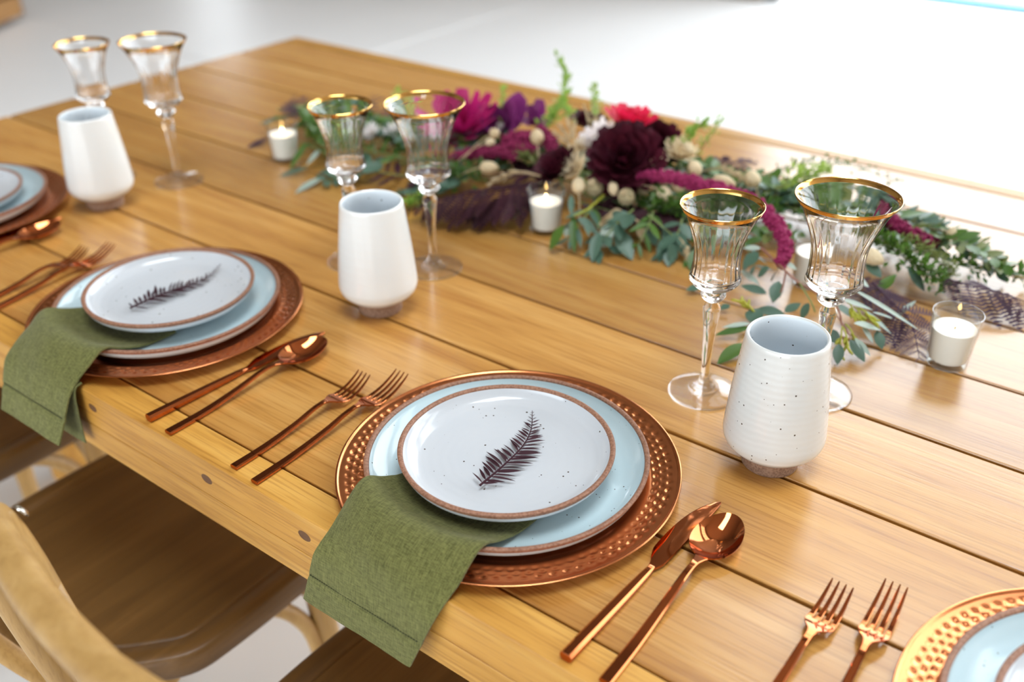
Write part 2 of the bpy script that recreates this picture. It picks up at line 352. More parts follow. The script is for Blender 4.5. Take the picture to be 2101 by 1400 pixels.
# ================================================================ chairs
def seat_outline(n=5, off=0):
    half = [(0, -.205), (.075, -.200), (.135, -.172), (.185, -.122), (.212, -.082), (.2175, -.03), (.2165, .06), (.210, .135), (.178, .188), (.10, .205), (0, .208)]
    h = smooth_prof(half, n); pts = h + [(-x, y) for x, y in reversed(h[1:-1])]
    if off:
        c = []
        N = len(pts)
        for i in range(N):
            a, b = Vector(pts[i-1]), Vector(pts[(i+1) % N]); t = (b-a).normalized(); q = Vector(pts[i])+Vector((-t.y, t.x))*off; c.append((q.x, q.y))
        return c
    return pts
def make_chair(label, loc):
    t = thing('crossback_chair', label, 'chair', loc, group='wooden chairs pushed up to the table')
    zt = .46
    secs = []
    for off, z in ((.004, zt-.036), (0, zt-.030), (0, zt-.008), (.002, zt-.002), (.006, zt), (.030, zt), (.0315, zt-.0025), (.0345, zt-.0025), (.036, zt), (.045, zt-.0005)):
        secs.append([(x, y, z) for x, y in seat_outline(5, off)])
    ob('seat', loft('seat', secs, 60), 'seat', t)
    bow = spath([(.185, -.215, .02), (.188, -.205, .25), (.192, -.205, .44), (.199, -.232, .60), (.204, -.249, .71), (.211, -.260, .80), (.215, -.268, .843), (.202, -.279, .864), (.155, -.291, .869), (.08, -.305, .868), (0, -.311, .866)], 5)
    bow = bow + [Vector((-p.x, p.y, p.z)) for p in reversed(bow[:-1])]
    bb = ob('bow_back', tube('bow_back', bow, .0145, 14), 'chair', t)
    for s in (1, -1):
        sl = spath([(s*.207, -.255, .775), (s*.15, -.262, .735), (s*.06, -.272, .67), (-s*.03, -.262, .60), (-s*.09, -.238, .53), (-s*.125, -.205, .462)], 5)
        ob('slat', tube('slat', sl, .012, 10, (1, .4)), 'chair', t)
        ob('screw', lathe('screw', [(0, .004), (.0045, .0035), (.007, .0015), (.0072, 0), (0, 0)][::-1], 16), 'steel', bb,
           mw=Matrix.Translation((s*.214, -.2515, .848)) @ Matrix.Rotation(math.radians(-62), 4, 'X'))
        fl_ = spath([(s*.165, .135, .43), (s*.172, .142, .25), (s*.178, .148, 0.02)], 4)
        ob('leg', tube('leg', fl_, [.019]*6+[.016]*3, 10), 'chair', t)
        br = spath([(s*.174, .128, .20), (s*.168, .112, .31), (s*.162, .06, .385), (s*.158, -.02, .41), (s*.162, -.10, .39), (s*.176, -.175, .32), (s*.184, -.195, .22)], 5)
        ob('brace', tube('brace', br, .0115, 8), 'chair', t)
    fb = spath([(-.172, .142, .28), (-.155, .13, .36), (-.09, .12, .405), (.09, .12, .405), (.155, .13, .36), (.172, .142, .28)], 5)
    ob('brace', tube('brace', fb, .010, 8), 'chair', t)
    return t
ch = make_chair('wooden cross-back chair at bottom edge of photo, behind nearest green napkin', (-.475, .495, 0))
dup(ch, 'wooden cross-back chair with its wide brown seat showing at lower left', (-1.012, .495, 0))
dup(ch, 'wooden cross-back chair at far left, under the farther green napkin', (-1.552, .495, 0))
# ================================================================ place settings
def dimple(r, z, a):
    if r < .137 or r > .1605: return (r, z)
    d = 0
    for k, rr in enumerate((.1415, .1478, .1541)):
        u = a*84/(2*PI)+(.5 if k % 2 else 0)+.12*math.sin(7*a+k); u -= round(u)
        x = u*(2*PI*rr/84)/.0046; y = (r-rr)/.0036
        q = x*x+y*y
        if q < 1: d += (1-q)**2*.0014*(.75+.25*math.sin(13*a+5*k))
    return (r, z-d)
chp = [(0, 0), (.112, 0), (.122, .0012), (.135, .0085), (.158, .0118), (.1632, .0132), (.165, .0138), (.1655, .0146), (.165, .0152), (.1632, .0146)]
chp += [(.1625-.0255*i/20, .0139-.0041*i/20) for i in range(21)]
chp += [(.1345, .0092), (.1285, .0062), (.123, .0034), (.116, .0020), (.10, .0018), (0, .0018)]
charger_me = lathe('plate_disc', chp, 504, dimple, 70)
def plate_meshes(R, zr, foot, glz, key):
    # outer: foot ring, sloping underside, upright rim ; band of bare clay on the lip
    out = smooth_prof([(0, .003), (foot*.88, .003), (foot*.9, 0), (foot, 0), (foot*1.03, .004), (R*.86, .008), (R*.955, zr*.55), (R*.988, zr-.005)], 4)
    band = smooth_prof([(R*.988, zr-.005), (R-.0003, zr-.0026), (R, zr-.001), (R-.001, zr-.0001), (R-.0028, zr), (R-.0046, zr-.0008), (R-.0052, zr-.0024)], 4)
    ins = smooth_prof([(R-.0052, zr-.0024), (R-.0085, zr-.0075), (R*.86, .0128), (R*.74, .0098), (R*.4, .0088), (0, .0085)], 6)
    return (lathe('dish_'+key, out+[], 128), lathe('lip_'+key, band, 128), lathe('well_'+key, ins, 128))
dm = plate_meshes(.136, .0275, .085, 'glaze_blue', 'dinner'); sm = plate_meshes(.1025, .0245, .062, 'glaze_white', 'salad')
def make_plate(name, label, ms, glz, loc, cat, group, tilt=0):
    t = thing(name, label, cat, loc, 0, group, tilt)
    ob('underside', ms[0], glz, t); ob('lip', ms[1], 'clay', t); ob('well', ms[2], glz, t)
    return t
PLACES = [(-.4745, .6006), (-1.0085, .5989), (-1.5523, .6029), (.0731, .5963)]
names = ['holding the plate with the nearest fern frond', 'of the second setting, under the farther green napkin', 'cut off by the left edge of the photo', 'white with glare, cut off by the bottom right corner']
c0 = None
for i, (x, y) in enumerate(PLACES):
    lab = 'hammered copper charger plate '+names[i]
    if c0 is None:
        c0 = thing('charger_plate', lab, 'charger plate', (x, y, T), 0, 'copper chargers'); ob('plate_disc', charger_me, 'charger', c0)
    else: dup(c0, lab, (x, y, T), i*1.3)
dl = ['pale blue stoneware dinner plate with brown rim, nearest complete one', 'pale blue stoneware dinner plate on the second charger, before the middle cup', 'blurred pale blue dinner plate at the left edge of the photo', 'pale blue dinner plate in the bottom right corner']
sl_ = ['white speckled salad plate with brown rim carrying the sharp fern frond', 'white salad plate with brown rim carrying the blurred fern frond', 'blurred white salad plate at the left edge of the photo', 'white salad plate in the bottom right corner']
dxy = [(-.4741, .598), (-1.007, .6005), (-1.552, .603), (.0735, .5965)]; sxy = [(-.470, .5925), (-1.003, .603), (-1.553, .603), (.074, .597)]
d0 = s0 = None
for i in range(4):
    if d0 is None:
        d0 = make_plate('dinner_plate', dl[i], dm, 'glaze_blue', (*dxy[i], T+.0019), 'plate', 'pale blue dinner plates')
        s0 = make_plate('salad_plate', sl_[i], sm, 'glaze_white', (*sxy[i], T+.0019+.0175), 'plate', 'white salad plates')
    else:
        dup(d0, dl[i], (*dxy[i], T+.0019)); dup(s0, sl_[i], (*sxy[i], T+.0019+(.0175 if i == 1 else .0092)))
# ---- napkins: folded linen running from under the salad plate over the rims and down the table edge
def napkin_layer(path, xl, xr, off, thick, nx=26, wav=0.0012, seed=1, pull=None, hem=None):
    """path: (y,z) centre line; xl/xr: functions of s giving left/right x; returns closed slab mesh data"""
    top, bot = [], []
    n = len(path)
    for i in range(n):
        s = i/(n-1); y, z = path[i]
        y1, z1 = path[min(i+1, n-1)]; y0, z0 = path[max(i-1, 0)]
        t = Vector((y1-y0, z1-z0)).normalized(); nr = Vector((t.y, -t.x))
        if nr.y < 0 and abs(nr.y) > .3: nr = -nr
        if abs(nr.y) <= .3 and nr.x > 0: nr = -nr
        rt_, rb = [], []
        for k in range(nx+1):
            u = k/nx; x = xl(s)*(1-u)+xr(s)*u
            wv = wav*(mnoise.noise(Vector((u*3.1+seed, s*4.0, seed*1.7)))+.4*mnoise.noise(Vector((u*9+seed, s*9.0, 3.3))))
            h = wv+off
            if hem: h -= .0016*math.exp(-((s-hem)/.008)**2)
            p = pull(s, x) if pull else 0
            e = .0006 if k in (0, nx) else 0
            rt_.append((x, y+nr.x*(h-e)-p, z+nr.y*(h-e))); rb.append((x, y+nr.x*(h-thick+e)-p, z+nr.y*(h-thick+e)))
        top.append(rt_); bot.append(rb)
    v = [p for r in top for p in r]+[p for r in bot for p in r]; f = []; m = nx+1; B = n*m
    for i in range(n-1):
        for k in range(nx):
            a, b, c, d = i*m+k, i*m+k+1, (i+1)*m+k+1, (i+1)*m+k
            f.append((a, d, c, b)); f.append((B+a, B+b, B+c, B+d))
    for i in range(n-1):
        a, d = i*m, (i+1)*m; f.append((a, B+a, B+d, d)); a, d = i*m+nx, (i+1)*m+nx; f.append((a, d, B+d, B+a))
    for k in range(nx):
        a, b = k, k+1; f.append((a, b, B+b, B+a)); a, b = (n-1)*m+k, (n-1)*m+k+1; f.append((a, B+a, B+b, b))
    return v, f
def resample(p, n):
    L = [0]
    for a, b in zip(p, p[1:]): L.append(L[-1]+math.hypot(b[0]-a[0], b[1]-a[1]))
    out = []; j = 0
    for i in range(n):
        t = L[-1]*i/(n-1)
        while j < len(p)-2 and L[j+1] < t: j += 1
        u = (t-L[j])/max(L[j+1]-L[j], 1e-9); out.append((p[j][0]*(1-u)+p[j+1][0]*u, p[j][1]*(1-u)+p[j+1][1]*u))
    return out
def make_napkin(label, loc, drop, xs_, lean, hem, seed, second=None):
    """local y measured from charger centre; runs -y"""
    t = thing('linen_napkin', label, 'napkin', loc, 0, 'olive linen napkins')
    base = smooth_prof([(-.035, .0125), (-.075, .0130), (-.100, .0165), (-.119, .0235), (-.131, .0300), (-.138, .0322), (-.146, .0305), (-.157, .0225), (-.166, .0140), (-.1715, .003), (-.1745-lean*.25, -.25*drop), (-.1765-lean*.6, -.62*drop), (-.1775-lean, -drop)], 5)
    base = resample(base, 60)
    def X(tab):            # x of an edge, interpolated along the napkin
        def g(s):
            for (s0, x0), (s1, x1) in zip(tab, tab[1:]):
                if s <= s1: return x0+(x1-x0)*(s-s0)/(s1-s0)
            return tab[-1][1]
        return g
    xl_, xr_ = X(xs_[0]), X(xs_[1])
    def rim_shift(s, x):   # the rims are round, so the cloth bends over them further in toward its sides
        w_ = 1 if s < .58 else max(0, 1-(s-.58)/.17); w_ = w_*w_*(3-2*w_)
        return -(.142-math.sqrt(max(1e-6, .142**2-x*x)))*w_*min(1, s/.3)
    v, f = napkin_layer(base, xl_, xr_, .0034, .0032, 34, .0011, seed, rim_shift, hem)
    ob('front_fold', mesh('front_fold', v, f, True, 35), 'linen', t)
    sv, sf = [], []; j = int(hem*59)
    for k in range(44):
        u = .03+.94*k/43; x0 = xl_(hem)*(1-u)+xr_(hem)*u; y0, z0 = base[j]; i0 = len(sv); w1, h1 = .0010, .00032
        for yy in (y0-.0043, y0-.0032): sv += [(x0-w1, yy, z0-h1), (x0+w1, yy, z0-h1), (x0+w1, yy, z0+h1), (x0-w1, yy, z0+h1)]
        sf += [(i0, i0+1, i0+2, i0+3), (i0+4, i0+7, i0+6, i0+5), (i0, i0+4, i0+5, i0+1), (i0+3, i0+2, i0+6, i0+7)]
    ob('stitching', mesh('stitching', sv, sf, False), 'thread', t)
    if second: second(t, base)
    return t
def flap(t, base):
    sub = [(-.1600, .0075), (-.1680, .0062), (-.1705, .0015), (-.1720, -.012), (-.1728, -.035), (-.1732, -.070)]
    v, f = napkin_layer(resample(sub, 24), lambda s: -.04, lambda s: .062-.004*s, .0, .0022, 16, .0008, 9)
    ob('back_fold', mesh('back_fold', v, f, True, 35), 'linen', t)
make_napkin('olive green linen napkin draped off the nearest plate over the table edge', (-.4745, .6006, T), .080, ([(0, -.066), (.28, -.069), (.42, -.0755), (.65, -.080), (.8, -.090), (1, -.1035)], [(0, .071), (.28, .070), (.42, .0685), (.6, .067), (.72, .058), (1, .0325)]), .004, .86, 1)
make_napkin('olive green linen napkin draped off the second plate at left', (-1.0085, .5989, T), .058, ([(0, -.072), (.42, -.080), (.7, -.076), (1, -.066)], [(0, .064), (.42, .062), (.7, .060), (1, .056)]), .022, .86, 4, flap)
# ---- fern fronds on the salad plates
leaflet_me = None
def leaf_mesh(name, L, W, nl=7, fold=.18, curl=.12, tip=1.0, sh=.45, thick=0):
    """leaf along +X, width in Y, normal +Z, length 1 scaled"""
    v, f = [], []
    for i in range(nl+1):
        s = i/nl; wd = W*(math.sin(PI*min(1, s**(math.log(.5)/math.log(sh)))))**.85 if 0 < s < 1 else .0
        wd = max(wd, W*.03); z = -curl*L*s*s
        for k, u in enumerate((-1, -.5, 0, .5, 1)): v.append((L*s, u*wd*.5, z+fold*abs(u)*wd*.5))
    for i in range(nl):
        for k in range(4): a = i*5+k; f.append((a, a+5, a+6, a+1))
    return mesh(name, v, f, True, 0)
def orient(p, d, nrm, s=1.0, sy=None):
    d = Vector(d).normalized(); nrm = Vector(nrm); y = nrm.cross(d)
    if y.length < 1e-4: y = Vector((0, 1, 0)).cross(d)
    y.normalize(); z = d.cross(y); m = Matrix((d*s, y*(sy or s), z*s)).transposed().to_4x4(); m.translation = Vector(p); return m
def make_frond(label, pts, L0, rnd, mat='fern', zoff=.0):
    P = spath(pts, 8); n = len(P); origin = P[0].copy()
    t = thing('fern_frond', label, 'fern frond', origin, 0, 'dried fern fronds on the plates')
    P = [p-origin for p in P]
    ob('midrib', tube('midrib', P, [.0012-.0009*i/(n-1) for i in range(n)], 6), mat, t)
    lm = leaf_mesh('leaflet', 1, .145, 6, .25, .10, sh=.4)
    Ls = [0]
    for a, b in zip(P, P[1:]): Ls.append(Ls[-1]+(b-a).length)
    N = 25
    for k in range(N):
        s = .02+.95*(k/(N-1))**.93; d = s*Ls[-1]; j = max(i for i in range(n-1) if Ls[i] <= d); u = (d-Ls[j])/(Ls[j+1]-Ls[j]); p = P[j].lerp(P[j+1], u)
        tg = (P[j+1]-P[j]).normalized(); sd = Vector((0, 0, 1)).cross(tg).normalized()
        prof = min(1, .62+1.6*s) if s < .25 else (1-((s-.25)/.78)**1.5)
        prof = max(prof, .07)
        for sgn in (1, -1):
            ln = L0*prof*rnd.uniform(.85, 1.1); ang = math.radians(rnd.uniform(54, 70)-16*s)
            dr = tg*math.cos(ang)+sd*sgn*math.sin(ang)+Vector((0, 0, rnd.uniform(-.03, .2)*(1 if s < .5 else .4)))
            ob('leaflet', lm, mat, t, mw=orient(p+tg*rnd.uniform(-.001, .001)+Vector((0, 0, .0004)), dr, Vector((rnd.uniform(-.4, .4), rnd.uniform(-.4, .4), 1)), ln, ln*1.05))
    return t
rn = random.Random(5)
z_ = T+.0019+.0175+.0118
make_frond('dark burgundy fern frond lying on the nearest white plate', [(-0.4586, 0.5388, 0.7945), (-0.4609, 0.5739, 0.7925), (-0.4654, 0.6114, 0.7915), (-0.4757, 0.6394, 0.7915), (-0.4911, 0.6619, 0.7940)], .027, rn)
make_frond('dark burgundy fern frond, blurred, on the second white plate', [(-1.0043, 0.5470, 0.7950), (-1.0087, 0.5923, 0.7925), (-1.0024, 0.6346, 0.7915), (-1.0021, 0.6607, 0.7918), (-1.0101, 0.6857, 0.7960)], .027, rn)
# ================================================================ flatware (long axis +Y, origin at the handle end on the table)
def bar(name, st, n=10):
    """st: (y, x, zbottom, width, height) stations -> rounded rectangular bar"""
    st = smooth_prof(st, 5); secs = []
    for y, x, z, w_, h in st:
        w_, h = max(w_, .0006), max(h, .0006); c = min(w_, h)*.28; a, b = w_/2, h
        secs.append([(x+p, y, z+q) for p, q in ((-a, c), (-a+c, 0), (a-c, 0), (a, c), (a, b-c), (a-c, b), (-a+c, b), (-a, b-c))])
    return loft(name, secs, 30)
def make_fork(label, loc, rotz, L):
    t = thing('fork', label, 'fork', loc, rotz, 'copper forks'); k = L/.205
    ob('handle', bar('handle', [(0, 0, .0006, .0098, .0042), (.045*k, 0, .0010, .0088, .0042), (.09*k, 0, .0052, .0072, .0038), (.118*k, 0, .0105, .0060, .0032), (.134*k, 0, .0120, .0058, .0026)]), 'copper', t)
    y0 = .134*k; hy = [(y0, 0, .0120, .0058, .0026), (y0+.007, 0, .0112, .0085, .0022), (y0+.014, 0, .0092, .0180, .0019), (y0+.020, 0, .0070, .0236, .0018), (y0+.024, 0, .0058, .0240, .0018)]
    hd = ob('head', bar('head', hy), 'copper', t)
    tl = L-(y0+.024)
    for i in range(4):
        x = (-1.5+i)*.0064
        ob('tine', bar('tine', [(y0+.0235, x, .0058, .0048, .0018), (y0+.024+tl*.12, x, .0050, .0042, .0018), (y0+.024+tl*.5, x*.97, .0075, .0034, .0016), (y0+.024+tl*.85, x*.93, .0140, .0024, .0013), (y0+.024+tl, x*.92, .0185, .0012, .0009)]), 'copper', hd)
    return t
def make_knife(label, loc, rotz, L=.236):
    t = thing('knife', label, 'knife', loc, rotz, 'copper knives')
    ob('handle', bar('handle', [(0, 0, .0004, .0108, .0085), (.04, 0, .0004, .0104, .0080), (.085, 0, .0006, .0092, .0070), (.112, 0, .0012, .0076, .0058), (.122, 0, .0022, .0062, .0042), (.126, 0, .0028, .0058, .0028)]), 'copper', t)
    pts = [(.124, -.0030, .0030), (.132, -.0052, .0062), (.140, -.0092, .0068), (.150, -.0120, .0070), (.175, -.0125, .0072), (.200, -.0105, .0072), (.218, -.0062, .0070), (.230, -.0010, .0066), (.236, .0032, .0060)]
    secs = []
    for y, a, b in smooth_prof(pts, 4):
        m = (a+b)/2; secs.append([(a, y, .0040), (m, y, .0031), (b, y, .0029), (b+.0004, y, .0041), (b, y, .0053), (m, y, .0051), (a, y, .0043)])
    ob('blade', loft('blade', secs, 25), 'copper', t)
    return t
def make_spoon(label, loc, rotz, L=.215):
    t = thing('spoon', label, 'spoon', loc, rotz, 'copper spoons')
    ob('handle', bar('handle', [(0, 0, .0006, .0108, .0042), (.045, 0, .0010, .0098, .0042), (.09, 0, .0058, .0080, .0040), (.122, 0, .0118, .0064, .0034), (.140, 0, .0128, .0060, .0028), (.150, 0, .0112, .0090, .0022), (.156, 0, .0100, .0130, .0017)]), 'copper', t)
    v, f = [], []; yc, a, b = L-.031, .0325, .0212; N, R = 40, 9
    def pt(r, th, dz):
        s = math.sin(th); x = b*r*math.cos(th)*(1-.10*s); y = yc+a*r*s
        return (x, y, .0008+.0102*(r**2.3)+dz+(.0010 if s > 0 else 0)*r*s)
    for lay, dz in ((0, .0014), (1, 0)):
        for i in range(R+1):
            for k in range(N): v.append(pt(max(i/R, .001), 2*PI*k/N, dz))
    M_ = (R+1)*N
    for i in range(R):
        for k in range(N):
            j = (k+1) % N; f.append((i*N+k, (i+1)*N+k, (i+1)*N+j, i*N+j)); f.append((M_+i*N+k, M_+i*N+j, M_+(i+1)*N+j, M_+(i+1)*N+k))
    for k in range(N):
        j = (k+1) % N; f.append((R*N+k, M_+R*N+k, M_+R*N+j, R*N+j))
    ob('bowl', mesh('bowl', v, f, True, 50), 'copper', t)
    return t
def fr(p, q): return math.atan2(-(q[0]-p[0]), q[1]-p[1])
fk = make_fork('copper dinner fork touching the nearest charger, right of its pair', (-.6614, .4425, T), .01, .212)
sf = make_fork('copper salad fork left of the nearest charger, outer of its pair', (-.6958, .4455, T), .0, .183)
dup(fk, 'blurred copper dinner fork at left, beside the second plate', (-1.197, .447, T), .10)
dup(sf, 'blurred copper salad fork at left, farther from the second plate', (-1.226, .447, T), .07)
dup(fk, 'copper dinner fork at bottom right beside the glaring charger', (-.1125, .447, T), .035)
dup(sf, 'copper salad fork at bottom right, next to the spoon', (-.1585, .450, T), -.02)
kf = make_knife('copper butter knife to the right of the nearest charger', (-.2984, .4445, T), -.02)
dup(kf, 'copper butter knife beside the second charger, left of its spoon', (-.8324, .4440, T), -.05)
dup(kf, 'blurred copper knife at the left edge of the photo', (-1.395, .445, T), .0)
sp_ = make_spoon('copper spoon beside the nearest knife, bowl reflecting the room', (-.262, .4440, T), .02, .218)
dup(sp_, 'copper spoon in front of the middle cup beside the second charger', (-.7965, .4420, T), -.01)
dup(sp_, 'blurred copper spoon near the left edge of the photo', (-1.352, .443, T), .03)
# ================================================================ cups
def cup_meshes():
    out = smooth_prof([(.0345, .0185), (.0400, .0225), (.0462, .0290), (.0486, .0365), (.0484, .0460), (.0465, .0700), (.0438, .0960), (.0408, .1220), (.0388, .1380), (.0383, .1420), (.0376, .1443), (.0362, .1452), (.0346, .1440)], 5)
    ins = smooth_prof([(.0346, .1440), (.0342, .1400), (.0352, .1300), (.0395, .0960), (.0430, .0600), (.0440, .0400), (.0415, .0280), (.0340, .0190), (0, .0165)], 5)
    ft = smooth_prof([(0, .003), (.020, .003), (.0225, 0), (.0262, 0), (.0274, .0020), (.0276, .0110), (.0290, .0145), (.0345, .0185)], 4)
    return lathe('cup_wall', out, 96), lathe('cup_inside', ins, 96), lathe('cup_foot', ft, 96)
cm = cup_meshes()
for lab, p, mt_, r in (('pale speckled stoneware cup in sharp focus beside the right pair of glasses', (-.2812, .7705), 'glaze_cup', .4), ('plain white stoneware cup in the middle, between two gold-rimmed glasses', (-.8085, .7690), 'glaze_cup_white', 2.2), ('blurred plain white stoneware cup at upper left', (-1.388, .7560), 'glaze_cup_white', 4.4)):
    t = thing('stoneware_cup', lab, 'cup', (*p, T), r, 'stoneware cups')
    a, b, c = (m.copy() for m in cm)
    ob('wall', a, mt_, t); ob('inside', b, 'glaze_in', t); ob('foot', c, 'clay_foot', t)
# ================================================================ stemmed glasses
def glass_meshes(h, rr, rb, zb, zk, rk, rw, rfoot, key):
    NF = 22
    foot = smooth_prof([(0, .0006), (rfoot*.5, .0008), (rfoot-.002, .0001), (rfoot, .0011), (rfoot-.0008, .0026), (rfoot*.75, .0040), (rfoot*.46, .0058), (rfoot*.43, .0074), (rfoot*.33, .0082), (rfoot*.29, .0106), (.0078, .0128), (.0056, .0175), (.0048, .0225)], 4)
    stem = smooth_prof([(.0048, .0225), (.0050, .035), (.0058, .060), (.0072, .083), (.0090, zk-.020), (.0088, zk-.0145), (.0062, zk-.0095), (.0060, zk-.0080), (.0100, zk-.0055), (rk, zk-.0008), (rk-.0006, zk+.0028), (.0098, zk+.0050), (.0100, zk+.0062)], 5)
    zw = zb+.020
    bowl = [(.0100, zk+.0062), (.0150, zk+.0085), (rb*.80, zb-.0075), (rb-.0003, zb-.0020), (rb, zb+.0012), (rb-.0010, zb+.006), (rw, zw), (rw*1.045, zw+(h-zw)*.28), (rw+(rr-rw)*.34, zw+(h-zw)*.58), (rw+(rr-rw)*.66, zw+(h-zw)*.82), (rr-.0004, h-.0012), (rr-.0002, h-.0003)]
    outer = smooth_prof(bowl, 5)
    inn = smooth_prof([(rr-.0006, h), (rr-.0011, h-.0008), (rr-.0022, h-.003), (rw+(rr-rw)*.66-.0017, zw+(h-zw)*.82), (rw+(rr-rw)*.34-.0018, zw+(h-zw)*.58), (rw*1.045-.0019, zw+(h-zw)*.28), (rw-.0020, zw), (rb-.0035, zb+.005), (rb-.0050, zb+.0005), (rb*.62, zb-.0022), (rb*.2, zb-.0032), (0, zb-.0034)], 5)
    def flute(r, z, a):
        k = min(1, max(0, (z-zb)/.010))*min(1, max(0, (h-.012-z)/.02)); return (r-.00055*k*(abs(math.cos(a*NF/2))**.7), z)
    bm_ = lathe('bowl_'+key, outer+inn, 176, flute, 60)
    g = smooth_prof([(rr-.0021, h-.0050), (rr-.0004, h-.0046), (rr+.0001, h-.0020), (rr+.0003, h+.0001), (rr-.0004, h+.0006), (rr-.0013, h+.0003), (rr-.0022, h-.0024), (rr-.0033, h-.0046)], 3)
    slope = (rr-(rw+(rr-rw)*.66))/((h-zw)*.18)
    g = []
    for dz in (-.0042, -.0028, -.0014, 0.0): g.append((rr-.0003+slope*dz*.75+.00035, h+dz))
    g += [(rr-.0005, h+.0005), (rr-.0012, h+.0002)]
    for dz in (-.0014, -.0028, -.0042): g.append((rr-.0011+slope*dz*.75-.00042, h+dz))
    return lathe('foot_'+key, foot, 96), lathe('stem_'+key, stem, 64), bm_, lathe('rim_'+key, g, 128, None, 60)
gs = glass_meshes(.220, .0415, .0262, .1400, .1212, .0130, .0236, .0378, 'small'); gb = glass_meshes(.2285, .0508, .0290, .1370, .1165, .0140, .0272, .0390, 'large')
for lab, p, g in (('small gold-rimmed stemmed glass in focus, left of the speckled cup', (-.3920, .8412), gs), ('large gold-rimmed stemmed glass in focus, behind the speckled cup', (-.2945, .9125), gb),
                  ('small gold-rimmed stemmed glass behind the middle white cup', (-.9298, .8454), gs), ('large gold-rimmed stemmed glass right of the middle white cup', (-.8290, .8935), gb),
                  ('blurred small gold-rimmed glass behind the far left cup', (-1.4813, .8288), gs), ('blurred large gold-rimmed glass right of the far left cup', (-1.3765, .8846), gb)):
    t = thing('stemmed_glass', lab, 'wine glass', (*p, T), 0, 'gold-rimmed stemmed glasses')
    ob('foot', g[0], 'glass_foot', t); ob('stem', g[1], 'glass', t); ob('gold_rim', g[3], 'gold', ob('bowl', g[2], 'glass', t))
# ================================================================ votive candles
vo = smooth_prof([(0, .0005), (.0185, .0003), (.0212, .0008), (.0222, .0030), (.0232, .0150), (.0252, .0400), (.0272, .0610), (.0275, .0642), (.0270, .0652), (.0260, .0650), (.0256, .0635)], 4)
vi = smooth_prof([(.0256, .0635), (.0254, .0600), (.0234, .0390), (.0215, .0150), (.0205, .0085), (.0180, .0070), (0, .0068)], 4)
vm = lathe('glass_cup', vo+vi[1:], 80, None, 60)
wxm = lathe('wax', smooth_prof([(0, .0072), (.0178, .0073), (.0202, .0088), (.0212, .0152), (.0234, .0428), (.0236, .0452), (.0228, .0460), (.0150, .0450), (.006, .0442), (0, .0440)], 4), 64)
wkm = tube('wick', [(0, 0, .0435), (.0002, .0003, .0470), (.0008, .0008, .0495)], .0007, 6)
flm = lathe('flame', smooth_prof([(0, .0482), (.0014, .0492), (.0019, .0507), (.0016, .0530), (.0008, .0553), (0, .0574)], 4), 16)
v0 = None
for lab, p, r in (('lit white votive candle in clear glass at the right', (-.1991, 1.0575), 0), ('lit white votive candle in the middle, before the dark fern', (-.7772, 1.0815), 1), ('blurred lit votive candle at the left end of the garland', (-1.3097, 1.0550), 2), ('votive candle half hidden behind the large right-hand glass', (-.402, 1.150), 3)):
    if v0 is None:
        v0 = thing('votive_candle', lab, 'candle', (*p, T), r, 'votive candles')
        ob('glass_cup', vm, 'votive', v0); wx = ob('wax', wxm, 'wax', v0); ob('wick', wkm, 'wick', wx); ob('flame', flm, 'flame', wx)
    else: dup(v0, lab, (*p, T), r)
# ================================================================ garland of loose stems down the middle of the table
G = random.Random(11)
def V3(p): return Vector(p)
def polylen(P):
    L = [0]
    for a, b in zip(P, P[1:]): L.append(L[-1]+(b-a).length)
    return L
def along(P, L, s):
    d = s*L[-1]; j = 0
    while j < len(P)-2 and L[j+1] < d: j += 1
    u = (d-L[j])/max(L[j+1]-L[j], 1e-9); return P[j].lerp(P[j+1], u), (P[j+1]-P[j]).normalized()
LEAF = {k: leaf_mesh('leaf_'+k, 1, w_, 8, fo, cu, sh=sh) for k, w_, fo, cu, sh in (('oval', .52, .12, .10, .45), ('broad', .68, .10, .14, .45), ('narrow', .26, .15, .08, .45), ('blade', .13, .2, .05, .4))}
LM = {}
def leafobj(shape, mat, par, m, nm='leaf'):
    k = (shape, mat)
    if k not in LM:
        me = LEAF[shape].copy(); me.name = 'leaf'; me.materials.append(MT[mat]); LM[k] = me
    return ob(nm, LM[k], None, par, mw=m)
def leaf_bt(par, o, b, t, shape, mat, w=None, roll=0.0):
    """leaf from base b to tip t (world points); w = width in metres"""
    b, t = V3(b), V3(t); d = t-b; L = d.length; nr = Vector((roll, -.25, 1))
    base = {'oval': .52, 'broad': .68, 'narrow': .26, 'blade': .13}[shape]
    sy = (w/base) if w else L
    leafobj(shape, mat, par, orient(b-o, d, nr, L, sy))
def branch(name, label, cat, pts, shape='oval', mat='euc', size=.035, n=12, group=None, stem='stem', r=.0014, explicit=(), ang=58, lift=.15, both=True, zmin=None):
    P = spath([V3(p) for p in pts], 5); o = P[0].copy(); t = thing(name, label, cat, o, 0, group); Q = [p-o for p in P]; L = polylen(Q)
    ob('stem', tube('stem', Q, [r*(1-.6*i/(len(Q)-1)) for i in range(len(Q))], 6), stem, t)
    for k in range(n):
        s = .12+.88*k/max(1, n-1); p, tg = along(Q, L, s); sd = Vector((0, 0, 1)).cross(tg)
        sd = sd.normalized() if sd.length > .05 else Vector((1, 0, 0))
        for sg in ((1, -1) if both else ((1 if k % 2 else -1),)):
            a = math.radians(ang+G.uniform(-14, 14)); d = tg*math.cos(a)+sd*sg*math.sin(a)+Vector((0, 0, G.uniform(-.25, .35)+lift))
            ln = size*G.uniform(.75, 1.15)*(1-.35*s)
            if o.z+p.z+d.z*ln < T+.003: d.z = (T+.004-o.z-p.z)/ln
            leafobj(shape, mat, t, orient(p, d, Vector((G.uniform(-.5, .5), G.uniform(-.6, .2), 1)), ln))
    for e in explicit: leaf_bt(t, o, *e)
    return t
